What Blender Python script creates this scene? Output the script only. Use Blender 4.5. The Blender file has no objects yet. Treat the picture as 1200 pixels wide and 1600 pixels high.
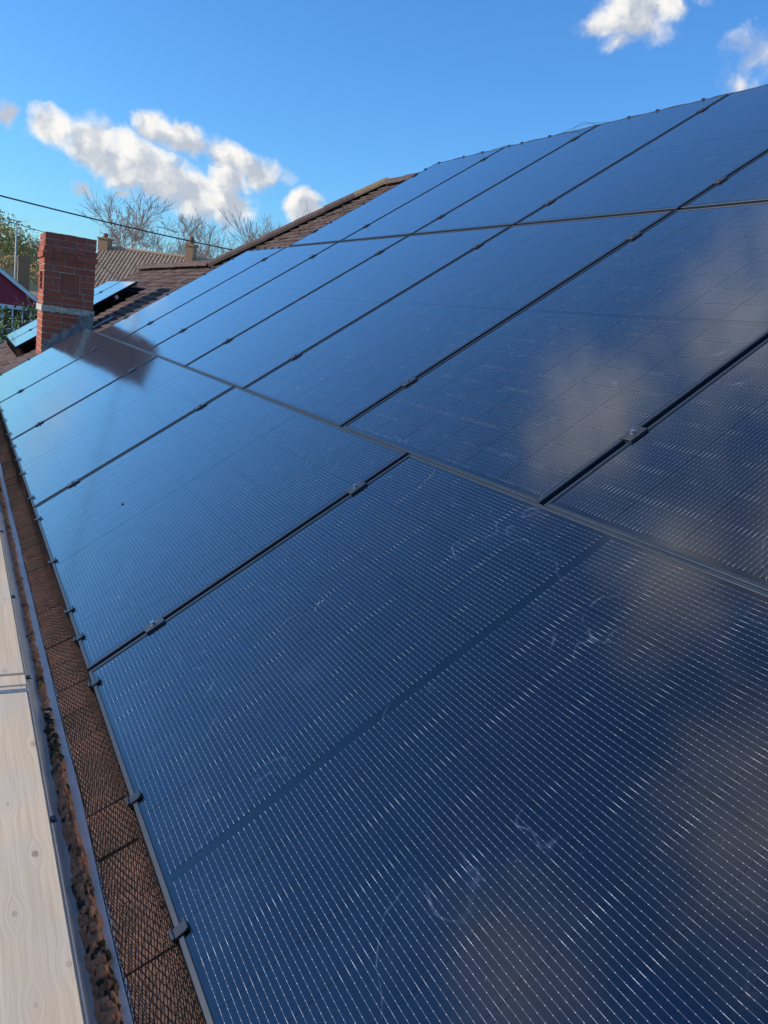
import bpy, math, random
from mathutils import Vector, Matrix, noise
sc = bpy.context.scene
COL = sc.collection
rad = math.radians
RND = random.Random(11)

# ------------------------------------------------------------------ camera
cam_d = bpy.data.cameras.new('camera'); cam = bpy.data.objects.new('camera', cam_d); COL.objects.link(cam)
cam_d.sensor_fit = 'VERTICAL'; cam_d.sensor_height = 24.0; cam_d.lens = 24.0*1227/1600
cam_d.clip_start = 0.05; cam_d.clip_end = 3000
CR = Vector((0.8762, -0.4631, 0.1337)); CD = Vector((0.0138, -0.2531, -0.9673)); CF = Vector((0.4818, 0.8494, -0.2154))
CAMPOS = Vector((-0.335, -2.117, 1.003))
m = Matrix((CR, -CD, -CF)).transposed().to_4x4(); m.translation = CAMPOS
cam.matrix_world = m
sc.camera = cam

# ------------------------------------------------------------------ light
SUN_AZ, SUN_EL = rad(-68), rad(25)
sun_dir = Vector((math.sin(SUN_AZ)*math.cos(SUN_EL), math.cos(SUN_AZ)*math.cos(SUN_EL), math.sin(SUN_EL)))
sd = bpy.data.lights.new('sun', 'SUN'); sd.energy = 4.4; sd.angle = rad(0.55); sd.color = (1.0, 0.87, 0.71)
so = bpy.data.objects.new('sun', sd); COL.objects.link(so)
so.rotation_euler = sun_dir.to_track_quat('Z', 'Y').to_euler()
sc.view_settings.view_transform = 'Standard'; sc.view_settings.look = 'None'
sc.view_settings.exposure = 0.0; sc.view_settings.gamma = 1.0
try: sc.view_settings.use_curve_mapping = False
except Exception: pass

def azel(az, el):
    a, e = rad(az), rad(el)
    return Vector((math.sin(a)*math.cos(e), math.cos(a)*math.cos(e), math.sin(e)))

class NT:
    """small helper for node trees"""
    def __init__(s, tree): s.t = tree; s.n = tree.nodes; s.l = tree.links
    def new(s, typ, **kw):
        n = s.n.new(typ)
        for k, v in kw.items(): setattr(n, k, v)
        return n
    def put(s, sock, v):
        if isinstance(v, bpy.types.NodeSocket): s.l.new(v, sock)
        elif v is not None: sock.default_value = v
    def math(s, op, a, b=None, c=None, clamp=False):
        n = s.new('ShaderNodeMath', operation=op, use_clamp=clamp)
        s.put(n.inputs[0], a)
        if b is not None: s.put(n.inputs[1], b)
        if c is not None: s.put(n.inputs[2], c)
        return n.outputs[0]
    def vmath(s, op, a, b=None, scale=None):
        n = s.new('ShaderNodeVectorMath', operation=op)
        s.put(n.inputs[0], a)
        if b is not None: s.put(n.inputs[1], b)
        if scale is not None: s.put(n.inputs[3], scale)
        return n.outputs[1] if op in ('DOT_PRODUCT', 'LENGTH', 'DISTANCE') else n.outputs[0]
    def mix(s, f, a, b, blend='MIX'):
        n = s.new('ShaderNodeMix', data_type='RGBA', blend_type=blend)
        s.put(n.inputs[0], f); s.put(n.inputs[6], a); s.put(n.inputs[7], b)
        return n.outputs[2]
    def ramp(s, v, lo, hi, a=0.0, b=1.0, smooth=True):
        n = s.new('ShaderNodeMapRange'); n.interpolation_type = 'SMOOTHSTEP' if smooth else 'LINEAR'
        s.put(n.inputs[0], v); n.inputs[1].default_value = lo; n.inputs[2].default_value = hi
        n.inputs[3].default_value = a; n.inputs[4].default_value = b
        return n.outputs[0]
    def noise(s, vec, scale, detail=3, rough=0.55, dist=0.0, color=False):
        n = s.new('ShaderNodeTexNoise'); s.put(n.inputs['Vector'], vec)
        n.inputs['Scale'].default_value = scale; n.inputs['Detail'].default_value = detail
        n.inputs['Roughness'].default_value = rough; n.inputs['Distortion'].default_value = dist
        return n.outputs['Color' if color else 'Fac']
    def sep(s, v):
        n = s.new('ShaderNodeSeparateXYZ'); s.put(n.inputs[0], v); return n.outputs
    def comb(s, x, y, z=0.0):
        n = s.new('ShaderNodeCombineXYZ'); s.put(n.inputs[0], x); s.put(n.inputs[1], y); s.put(n.inputs[2], z); return n.outputs[0]

# ------------------------------------------------------------------ sky and clouds (all at infinity)
world = bpy.data.worlds.new('World'); sc.world = world; world.use_nodes = True
W = NT(world.node_tree); W.n.clear()
sky = W.new('ShaderNodeTexSky', sky_type='NISHITA'); sky.sun_disc = False
sky.sun_elevation = SUN_EL; sky.sun_rotation = SUN_AZ
sky.altitude = 50; sky.air_density = 1.3; sky.dust_density = 0.2; sky.ozone_density = 3.0
skyc = W.mix(1.0, sky.outputs[0], (0.45, 0.87, 1.36, 1), 'MULTIPLY')
tc = W.new('ShaderNodeTexCoord'); D = tc.outputs['Generated']
warp = W.vmath('SCALE', W.vmath('SUBTRACT', W.noise(D, 9.0, 6, 0.62, color=True), (0.5, 0.5, 0.5)), scale=0.065)
Dw = W.vmath('ADD', D, warp)
fluff = W.noise(Dw, 22.0, 6, 0.52)
fluffs = W.noise(W.vmath('ADD', Dw, tuple(sun_dir*0.014)), 22.0, 3, 0.5)
fluffb = W.noise(Dw, 22.0, 3, 0.5)
def blob(az, el, rw, rh, rot, soft=0.5, amp=1.0):
    c = azel(az, el); t1 = Vector((0, 0, 1)).cross(c).normalized(); t2 = c.cross(t1).normalized()
    a = rad(rot); e1 = (-t1*math.cos(a) + t2*math.sin(a)); e2 = (t1*math.sin(a) + t2*math.cos(a))
    e1 = e1/math.tan(rad(rw)); e2 = e2/math.tan(rad(rh))
    x = W.vmath('DOT_PRODUCT', Dw, tuple(e1)); y = W.vmath('DOT_PRODUCT', Dw, tuple(e2))
    r2 = W.math('ADD', W.math('MULTIPLY', x, x), W.math('MULTIPLY', y, y))
    front = W.math('GREATER_THAN', W.vmath('DOT_PRODUCT', D, tuple(c)), 0.3)
    v = W.math('MULTIPLY', W.math('SUBTRACT', 1.0, W.math('SQRT', r2)), amp)
    v = W.math('SUBTRACT', W.math('MULTIPLY', v, front), W.math('MULTIPLY', W.math('SUBTRACT', 1.0, front), 4.0))
    return v, y
CLOUDS = [  # az, el, half width, half height, rotation (right end up +), amp
    (5.6, 9.7, 2.0, 1.3, -10, 1), (7.9, 9.2, 2.3, 1.7, -12, 1), (10.0, 8.5, 2.4, 1.8, -12, 1), (12.0, 7.9, 2.4, 1.7, -10, 1),
    (14.0, 7.4, 2.4, 1.8, -5, 1), (16.4, 7.3, 2.4, 1.9, 0, 1), (11.1, 11.0, 1.8, 1.1, -20, 1), (13.2, 10.5, 2.2, 1.3, -12, 1),
    (15.8, 10.1, 2.6, 1.4, -10, 1), (18.3, 9.7, 2.4, 1.4, -5, 1), (16.2, 9.0, 2.2, 1.4, 0, 1), (21.4, 7.6, 1.6, 1.5, 0, 1), (22.5, 7.0, 1.5, 1.1, 0, 1),
    (3.2, 9.9, 1.0, .9, 0, .85), (7.4, 6.6, 1.1, .7, -15, .8), (9.9, 6.6, .8, .5, 0, .6),
    (41.1, 21.2, 3.0, 2.3, 0, 1), (42.8, 21.4, 1.6, 1.5, 0, 1), (39.0, 20.4, 2.2, 1.1, 10, .85), (40.4, 19.4, 1.6, .7, 0, .6),
    (49.2, 19.2, 1.8, 1.8, 0, .6), (48.6, 18.0, 1.6, 1.0, 0, .45), (47.4, 22.6, 2.8, .9, 0, .6)]
HIGH = [(12, 42, 7.0, 6.0, 20, .6), (3, 52, 9, 6, -20, .6), (14, 57, 9, 6, 10, .55), (-21, 61, 11, 7, 15, .6), (-40, 47, 9, 6, 0, .4),
    (27, 46, 10, 6, 0, .45), (70, 60, 16, 9, 20, .9), (-10, 82, 9, 7, 0, .8), (100, 35, 14, 7, 0, .9), (150, 22, 16, 5, 4, 1), (-160, 18, 14, 4, 0, 1),
    (-120, 30, 12, 6, 8, .9), (-6, 8, 5, 1.3, 4, .35)]
dens = None; hgt = None
for (az, el, rw, rh, rot, amp) in CLOUDS:
    v, y = blob(az, el, rw, rh, rot, amp=amp)
    if dens is None: dens, hgt = v, y
    else:
        gt = W.math('GREATER_THAN', v, dens)
        hgt = W.math('ADD', W.math('MULTIPLY', gt, y), W.math('MULTIPLY', W.math('SUBTRACT', 1.0, gt), hgt))
        dens = W.math('MAXIMUM', dens, v)
edgew = W.ramp(dens, -0.55, 0.15, 0.0, 1.0)
d2 = W.math('ADD', dens, W.math('MULTIPLY', W.math('MULTIPLY', W.math('SUBTRACT', fluff, 0.50), 1.65), edgew))
fac = W.ramp(d2, -0.06, 0.58)
dh = None
for (az, el, rw, rh, rot, amp) in HIGH:
    v, y = blob(az, el, rw, rh, rot, amp=amp)
    dh = v if dh is None else W.math('MAXIMUM', dh, v)
dh = W.math('ADD', dh, W.math('MULTIPLY', W.math('SUBTRACT', fluff, 0.5), 0.8))
fac = W.math('MAXIMUM', fac, W.ramp(dh, -0.08, 0.85, 0.0, 0.9))
lit = W.math('ADD', W.math('MULTIPLY', hgt, 0.45), W.math('MULTIPLY', W.math('SUBTRACT', fluffb, fluffs), 6.0))
lit = W.ramp(W.math('SUBTRACT', lit, W.math('MULTIPLY', W.math('MAXIMUM', d2, 0.0), 0.15)), -0.85, 0.75)
ccol = W.mix(lit, (3.4, 3.8, 4.4, 1), (6.5, 6.4, 6.2, 1))
allc = W.mix(fac, skyc, ccol)
bg = W.new('ShaderNodeBackground'); W.put(bg.inputs[0], allc); bg.inputs[1].default_value = 0.15
ow = W.new('ShaderNodeOutputWorld'); W.l.new(bg.outputs[0], ow.inputs[0])

# ------------------------------------------------------------------ materials
def new_mat(name):
    mt = bpy.data.materials.new(name); mt.use_nodes = True
    t = NT(mt.node_tree); b = t.n['Principled BSDF']
    return mt, t, b
def bumpn(t, b, h, strength=0.3, dist=0.01):
    n = t.new('ShaderNodeBump'); n.inputs['Strength'].default_value = strength; n.inputs['Distance'].default_value = dist
    t.l.new(h, n.inputs['Height']); t.l.new(n.outputs[0], b.inputs['Normal'])
def basic(name, col, rough=0.6, col2=None, scale=20, spec=0.5, metal=0.0, bump=0.0, rnd=0.0, coord='Object'):
    mt, t, b = new_mat(name)
    tcn = t.new('ShaderNodeTexCoord').outputs[coord]
    nz = t.noise(tcn, scale, 5, 0.6)
    c2 = col2 or tuple(c*0.7 for c in col)
    c = t.mix(t.ramp(nz, 0.35, 0.68), (*col, 1), (*c2, 1))
    if rnd:
        oi = t.new('ShaderNodeObjectInfo').outputs['Random']
        k = t.ramp(oi, 0, 1, 1-rnd, 1+rnd, False)
        c = t.mix(1.0, c, t.comb(k, k, k), 'MULTIPLY')
    t.put(b.inputs['Base Color'], c)
    b.inputs['Roughness'].default_value = rough; b.inputs['Metallic'].default_value = metal
    b.inputs['Specular IOR Level'].default_value = spec
    if bump: bumpn(t, b, nz, bump)
    return mt

def cell_material(name, backsheet=False):
    """dark cell under textured glass; UV in metres-of-pitch: u = cells along the wires, v = wires across"""
    mt, t, b = new_mat(name)
    tx = t.new('ShaderNodeTexCoord'); uv = t.sep(tx.outputs['UV']); ob = tx.outputs['Object']
    geo = t.new('ShaderNodeNewGeometry').outputs['Position']
    n1 = t.noise(geo, 1.3, 4, 0.6); n2 = t.noise(geo, 30, 5, 0.7); n3 = t.noise(geo, 210, 2, 0.5)
    base = (0.0045, 0.006, 0.011, 1) if backsheet else (0.004, 0.0085, 0.021, 1)
    base2 = (0.006, 0.008, 0.013, 1) if backsheet else (0.008, 0.014, 0.026, 1)
    oi = t.new('ShaderNodeObjectInfo').outputs['Random']
    c = t.mix(oi, base, base2)
    # dust: faint pale film in patches, streaks of wiping
    strk = t.noise(t.vmath('MULTIPLY', geo, (3.0, 9.0, 3.0)), 2.2, 6, 0.75, 1.2)
    dust = t.math('MULTIPLY', t.ramp(strk, 0.56, 0.80), t.ramp(n2, 0.45, 0.75))
    speck = t.math('MULTIPLY', t.ramp(n3, 0.70, 0.76), t.ramp(n2, 0.52, 0.6))
    wvec = t.vmath('ADD', geo, t.vmath('SCALE', t.noise(geo, 2.0, 3, 0.5, color=True), scale=0.35))
    rid = t.math('ABSOLUTE', t.math('SUBTRACT', t.noise(wvec, 5.0, 2, 0.5), 0.5))
    arcs = t.math('MULTIPLY', t.ramp(rid, 0.0, 0.012, 1.0, 0.0), t.math('MULTIPLY', t.ramp(t.noise(geo, 4.2, 2, .5), 0.52, 0.66), t.ramp(n2, 0.35, 0.6)))
    film = t.math('MULTIPLY', t.ramp(t.noise(wvec, 3.2, 5, 0.65), 0.50, 0.78), 0.035)
    dd_ = t.math('ADD', t.math('ADD', t.math('MULTIPLY', dust, 0.20), t.math('MULTIPLY', speck, 0.20)), t.math('ADD', t.math('MULTIPLY', arcs, 0.16), film))
    c = t.mix(dd_, c, (0.42, 0.43, 0.44, 1))
    c = t.mix(t.ramp(n1, 0.3, 0.75, 0.004, 0.022), c, (0.35, 0.37, 0.40, 1))
    # wires: ten per cell
    wv = t.math('ABSOLUTE', t.math('SUBTRACT', t.math('FRACT', uv[1]), 0.5))
    fu = t.math('FRACT', uv[0])
    wid = 0.0165
    dots = t.math('ABSOLUTE', t.math('SUBTRACT', t.math('FRACT', t.math('MULTIPLY', fu, 6.0)), 0.5))
    pad = t.math('LESS_THAN', dots, 0.045)
    ends = t.math('GREATER_THAN', t.math('ABSOLUTE', t.math('SUBTRACT', fu, 0.5)), 0.445)
    w = t.math('ADD', wid, t.math('MULTIPLY', t.math('MAXIMUM', pad, 0.0), 0.018))
    line = t.math('LESS_THAN', wv, w)
    gl = t.noise(geo, 55, 3, 0.6)
    gend = t.math('MULTIPLY', ends, t.ramp(t.noise(geo, 12, 3, 0.6), 0.42, 0.6))
    w = t.math('ADD', w, t.math('MULTIPLY', gend, 0.010))
    line = t.math('LESS_THAN', wv, w)
    bright = t.math('ADD', t.math('ADD', 0.22, t.math('MULTIPLY', pad, 0.42)), t.math('MULTIPLY', gend, 0.6))
    bright = t.math('MULTIPLY', bright, t.ramp(t.noise(geo, 9, 3, .6), 0.3, 0.7, 0.75, 1.2))  # uneven wire brightness painted into the colour to suggest glints
    if not backsheet:
        c = t.mix(t.math('MULTIPLY', line, bright, clamp=True), c, (0.78, 0.80, 0.82, 1))
    t.put(b.inputs['Base Color'], c)
    wl = line if not backsheet else 0.0
    t.put(b.inputs['Roughness'], t.math('ADD', 0.09, t.math('MULTIPLY', wl, 0.4)))
    t.put(b.inputs['Metallic'], t.math('SUBTRACT', t.math('SUBTRACT', 0.97, t.math('MULTIPLY', wl, 0.7)), t.math('MULTIPLY', dd_, 3.5), clamp=True))
    b.inputs['Specular IOR Level'].default_value = 0.5
    b.inputs['Sheen Weight'].default_value = 0.13; b.inputs['Sheen Roughness'].default_value = 0.42; b.inputs['Sheen Tint'].default_value = (0.45,0.72,1,1)   # blue-tinted sheen stands in for brighter sky reflection at grazing angles
    b.inputs['Coat Weight'].default_value = 1.0
    b.inputs['Coat IOR'].default_value = 1.65
    t.put(b.inputs['Coat Roughness'], t.math('ADD', 0.085, t.math('MULTIPLY', dust, 0.1)))
    # long soft waviness of the glass
    wn = t.noise(geo, 2.3, 2, 0.4)
    n = t.new('ShaderNodeBump'); n.inputs['Strength'].default_value = 0.05; n.inputs['Distance'].default_value = 0.02
    t.l.new(wn, n.inputs['Height']); t.l.new(n.outputs[0], b.inputs['Coat Normal'])
    return mt

M = {}
M['cell'] = cell_material('solar_cell'); M['back'] = cell_material('backsheet', True)
M['frame'] = basic('black_anodised', (0.022, 0.032, 0.048), 0.45, (0.016, 0.026, 0.04), 40, spec=0.5)
M['clamp'] = basic('clamp_black', (0.035, 0.037, 0.042), 0.32, (0.02, 0.02, 0.024), 60, spec=0.7)
M['steel'] = basic('bolt_steel', (0.55, 0.56, 0.57), 0.28, (0.3, 0.3, 0.31), 200, metal=1.0)
M['rail'] = basic('rail_aluminium', (0.5, 0.51, 0.53), 0.35, metal=0.9)
M['wire'] = basic('black_wire_coat', (0.008, 0.007, 0.008), 0.9, spec=0.05)
M['plastic'] = basic('clip_plastic', (0.014, 0.015, 0.018), 0.33, spec=0.6)
M['mortar'] = basic('mortar', (0.52, 0.45, 0.37), 0.95, (0.30, 0.26, 0.22), 35, bump=0.4)
M['lead'] = basic('lead', (0.13, 0.14, 0.15), 0.6, (0.26, 0.27, 0.25), 14, bump=0.2)
M['leadband'] = basic('lead_lichen', (0.34, 0.35, 0.31), 0.8, (0.62, 0.60, 0.46), 26, bump=0.3)
M['gutter'] = basic('gutter_grey', (0.52, 0.54, 0.54), 0.5, (0.62, 0.61, 0.58), 9, spec=0.5)
M['cable'] = basic('cable_black', (0.02, 0.03, 0.035), 0.5)
M['band'] = basic('galvanised_band', (0.33, 0.35, 0.37), 0.5, (0.22, 0.23, 0.24), 60, metal=0.6)
M['render'] = basic('wall_render', (0.5, 0.47, 0.42), 0.9, scale=6)
M['white'] = basic('white_paint', (0.75, 0.76, 0.78), 0.5, (0.65, 0.67, 0.7), 8)
M['glass'] = basic('window_glass', (0.02, 0.025, 0.03), 0.08, spec=0.8)
M['bark'] = basic('bark', (0.24, 0.175, 0.14), 0.9, (0.12, 0.09, 0.075), 8)
M['barkpale'] = basic('bark_pale', (0.42, 0.31, 0.25), 0.9, (0.30, 0.22, 0.18), 8)
M['soil'] = basic('underlay', (0.05, 0.04, 0.035), 0.95)
M['stick'] = basic('pale_chip', (0.6, 0.5, 0.4), 0.8, (0.45, 0.33, 0.25), 60)
M['mast'] = basic('mast', (0.6, 0.6, 0.58), 0.5, scale=4)

def brick_material(name, c1, c2, soot=0.25):
    mt, t, b = new_mat(name)
    g = t.new('ShaderNodeNewGeometry').outputs['Position']
    oi = t.new('ShaderNodeObjectInfo').outputs['Random']
    n1 = t.noise(g, 38, 5, 0.65); n2 = t.noise(g, 7.5, 4, 0.6); n3 = t.noise(g, 120, 3, 0.6)
    c = t.mix(oi, (*c1, 1), (*c2, 1))
    c = t.mix(t.ramp(n1, 0.35, 0.7, 0, 0.55), c, (c1[0]*0.55, c1[1]*0.6, c1[2]*0.75, 1))
    c = t.mix(t.ramp(n2, 0.55, 0.72, 0, soot*2), c, (0.10, 0.07, 0.055, 1))
    c = t.mix(t.ramp(n3, 0.62, 0.75, 0, 0.35), c, (0.35, 0.27, 0.22, 1))
    t.put(b.inputs['Base Color'], c); b.inputs['Roughness'].default_value = 0.9
    b.inputs['Specular IOR Level'].default_value = 0.2
    bumpn(t, b, n1, 0.5, 0.006)
    return mt
M['brick'] = brick_material('red_brick', (0.47, 0.135, 0.08), (0.36, 0.10, 0.065))
M['bricktan'] = brick_material('tan_brick', (0.46, 0.26, 0.15), (0.38, 0.21, 0.12), 0.1)
M['brickfar'] = brick_material('far_brick', (0.30, 0.155, 0.085), (0.24, 0.13, 0.07), 0.1)

def tile_material(name, c1, c2, moss=0.3, lich=0.3):
    mt, t, b = new_mat(name)
    g = t.new('ShaderNodeNewGeometry'); P = g.outputs['Position']
    oi = t.new('ShaderNodeObjectInfo').outputs['Random']
    ri = g.outputs['Random Per Island']
    r = t.math('FRACT', t.math('ADD', oi, ri))
    n1 = t.noise(P, 24, 6, 0.7); n2 = t.noise(P, 5, 4, 0.6); n3 = t.noise(P, 90, 4, 0.6); n4 = t.noise(P, 300, 2, 0.5)
    c = t.mix(r, (*c1, 1), (*c2, 1))
    c = t.mix(t.ramp(n1, 0.35, 0.7, 0, 0.6), c, (c2[0]*0.45, c2[1]*0.45, c2[2]*0.5, 1))
    c = t.mix(t.ramp(n2, 0.52, 0.7, 0, moss), c, (0.05, 0.05, 0.03, 1))
    c = t.mix(t.ramp(n3, 0.64, 0.74, 0, lich), c, (0.34, 0.33, 0.29, 1))
    c = t.mix(t.ramp(n4, 0.58, 0.7, 0, 0.25), c, (0.02, 0.015, 0.012, 1))
    t.put(b.inputs['Base Color'], c); b.inputs['Roughness'].default_value = 0.92; b.inputs['Specular IOR Level'].default_value = 0.2
    bumpn(t, b, n3, 0.5, 0.004)
    return mt
M['tile'] = tile_material('plain_tile', (0.19, 0.128, 0.108), (0.14, 0.098, 0.084), .35, .2)
M['tile_eave'] = tile_material('plain_tile_red', (0.20, 0.108, 0.082), (0.14, 0.088, 0.07), .45, .5)
M['hip'] = tile_material('hip_tile', (0.155, 0.105, 0.088), (0.12, 0.082, 0.07), .25, .2)
M['hip_lichen'] = tile_material('hip_tile_lichen', (0.30, 0.22, 0.12), (0.25, 0.18, 0.11), .3, .6)
M['tilefar'] = tile_material('far_tile', (0.62, 0.42, 0.27), (0.46, 0.31, 0.20), .12, .2)

def wood_material():
    mt, t, b = new_mat('scaffold_wood')
    tx = t.new('ShaderNodeTexCoord').outputs['Object']; s = t.sep(tx)
    oi = t.new('ShaderNodeObjectInfo').outputs['Random']
    off = t.math('MULTIPLY', oi, 7.0)
    disp = None; kn = None
    rk = random.Random(5)
    for i in range(44):
        kx = rk.uniform(-.105, .105); ky = -2.5+i*0.13+rk.uniform(-.06, .06); rr = rk.uniform(.003, .010)
        dx = t.math('SUBTRACT', s[0], kx); dy = t.math('MULTIPLY', t.math('SUBTRACT', s[1], ky), 0.6)
        dd = t.math('SQRT', t.math('ADD', t.math('MULTIPLY', dx, dx), t.math('MULTIPLY', dy, dy)))
        inf = t.ramp(dd, 0.0, 0.045, 1.0, 0.0)
        sg = t.math('MULTIPLY', t.math('SIGN', dx), t.math('MULTIPLY', inf, 0.018))
        kk = t.math('MULTIPLY', t.ramp(dd, rr*0.75, rr, 1.0, 0.0), rk.uniform(.35, 1.0))
        disp = sg if disp is None else t.math('ADD', disp, sg)
        kn = kk if kn is None else t.math('MAXIMUM', kn, kk)
    x = t.math('ADD', t.math('SUBTRACT', s[0], disp), off)
    v = t.comb(x, t.math('MULTIPLY', s[1], 0.02), s[2])
    g1 = t.noise(v, 55, 5, 0.6, 0.6); g2 = t.noise(v, 190, 4, 0.6, 0.4)
    big = t.noise(tx, 3.5, 4, 0.6); fine = t.noise(tx, 120, 4, 0.7)
    c = t.mix(t.ramp(g1, 0.36, 0.66), (0.77, 0.62, 0.43, 1), (0.65, 0.505, 0.34, 1))
    c = t.mix(t.ramp(g2, 0.50, 0.72, 0, 0.28), c, (0.45, 0.35, 0.26, 1))
    c = t.mix(t.ramp(big, 0.42, 0.62, 0, 0.45), c, (0.60, 0.54, 0.46, 1))
    c = t.mix(t.ramp(fine, 0.66, 0.72, 0, 0.5), c, (0.22, 0.17, 0.13, 1))
    c = t.mix(t.math('MULTIPLY', kn, 0.55), c, (0.17, 0.10, 0.06, 1))
    ck = t.noise(t.comb(t.math('MULTIPLY', x, 1.0), t.math('MULTIPLY', s[1], 0.02), 0.0), 150, 3, 0.5)
    c = t.mix(t.ramp(ck, 0.70, 0.73, 0, 0.45), c, (0.13, 0.10, 0.08, 1))
    t.put(b.inputs['Base Color'], c); b.inputs['Roughness'].default_value = 0.85; b.inputs['Specular IOR Level'].default_value = 0.25
    bumpn(t, b, g2, 0.2, 0.002)
    return mt
M['wood'] = wood_material()

def debris_material():
    mt, t, b = new_mat('gutter_silt')
    P = t.new('ShaderNodeNewGeometry').outputs['Position']
    n1 = t.noise(P, 40, 6, 0.7); n2 = t.noise(P, 14, 4, 0.6); n3 = t.noise(P, 260, 3, 0.6); n4 = t.noise(P, 5.5, 2, .5)
    c = t.mix(t.ramp(n1, 0.35, 0.68), (0.70, 0.33, 0.17, 1), (0.44, 0.20, 0.10, 1))
    c = t.mix(t.ramp(n2, 0.54, 0.62, 0, 0.75), c, (0.09, 0.055, 0.035, 1))
    c = t.mix(t.math('MULTIPLY', t.ramp(n4, 0.56, 0.64), t.ramp(n2, 0.42, 0.6)), c, (0.035, 0.055, 0.012, 1))
    c = t.mix(t.ramp(n3, 0.68, 0.74, 0, 0.8), c, (0.45, 0.34, 0.25, 1))
    t.put(b.inputs['Base Color'], c); b.inputs['Roughness'].default_value = 0.9
    bumpn(t, b, n3, 0.8, 0.006)
    return mt
M['silt'] = debris_material()
M['moss'] = basic('dark_moss', (0.035, 0.026, 0.018), 0.95, (0.03, 0.038, 0.012), 60, bump=0.6)

def leaf_mat(name, c1, c2, c3=None):
    mt, t, b = new_mat(name)
    g = t.new('ShaderNodeNewGeometry'); ri = g.outputs['Random Per Island']; P = g.outputs['Position']
    n = t.noise(P, 0.9, 3, 0.6)
    c = t.mix(ri, (*c1, 1), (*c2, 1))
    if c3: c = t.mix(t.ramp(n, 0.45, 0.6), c, (*c3, 1))
    t.put(b.inputs['Base Color'], c); b.inputs['Roughness'].default_value = 0.6; b.inputs['Specular IOR Level'].default_value = 0.25
    return mt
M['leaf_hedge'] = leaf_mat('hedge_leaf', (0.07, 0.13, 0.03), (0.16, 0.20, 0.05), (0.09, 0.13, 0.04))
M['leaf_green'] = leaf_mat('green_leaf', (0.26, 0.27, 0.06), (0.44, 0.38, 0.09), (0.52, 0.33, 0.11))
M['leaf_gold'] = leaf_mat('gold_leaf', (0.55, 0.33, 0.11), (0.45, 0.29, 0.12), (0.36, 0.28, 0.10))
M['leaf_brown'] = leaf_mat('brown_leaf', (0.42, 0.27, 0.17), (0.33, 0.21, 0.14), (0.40, 0.29, 0.17))
M['leaf_cyp'] = leaf_mat('cypress_leaf', (0.03, 0.085, 0.02), (0.075, 0.14, 0.03))
M['grass'] = basic('grass', (0.06, 0.09, 0.03), 0.9, (0.09, 0.10, 0.04), 0.4)

def boards_mat():
    mt, t, b = new_mat('red_boards')
    P = t.new('ShaderNodeTexCoord').outputs['Object']
    n = t.noise(P, 4, 3, .6)
    c = t.mix(t.ramp(n, .3, .7), (0.38, 0.022, 0.05, 1), (0.28, 0.02, 0.04, 1))
    t.put(b.inputs['Base Color'], c); b.inputs['Roughness'].default_value = 0.6
    return mt
M['redboard'] = boards_mat()

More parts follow.
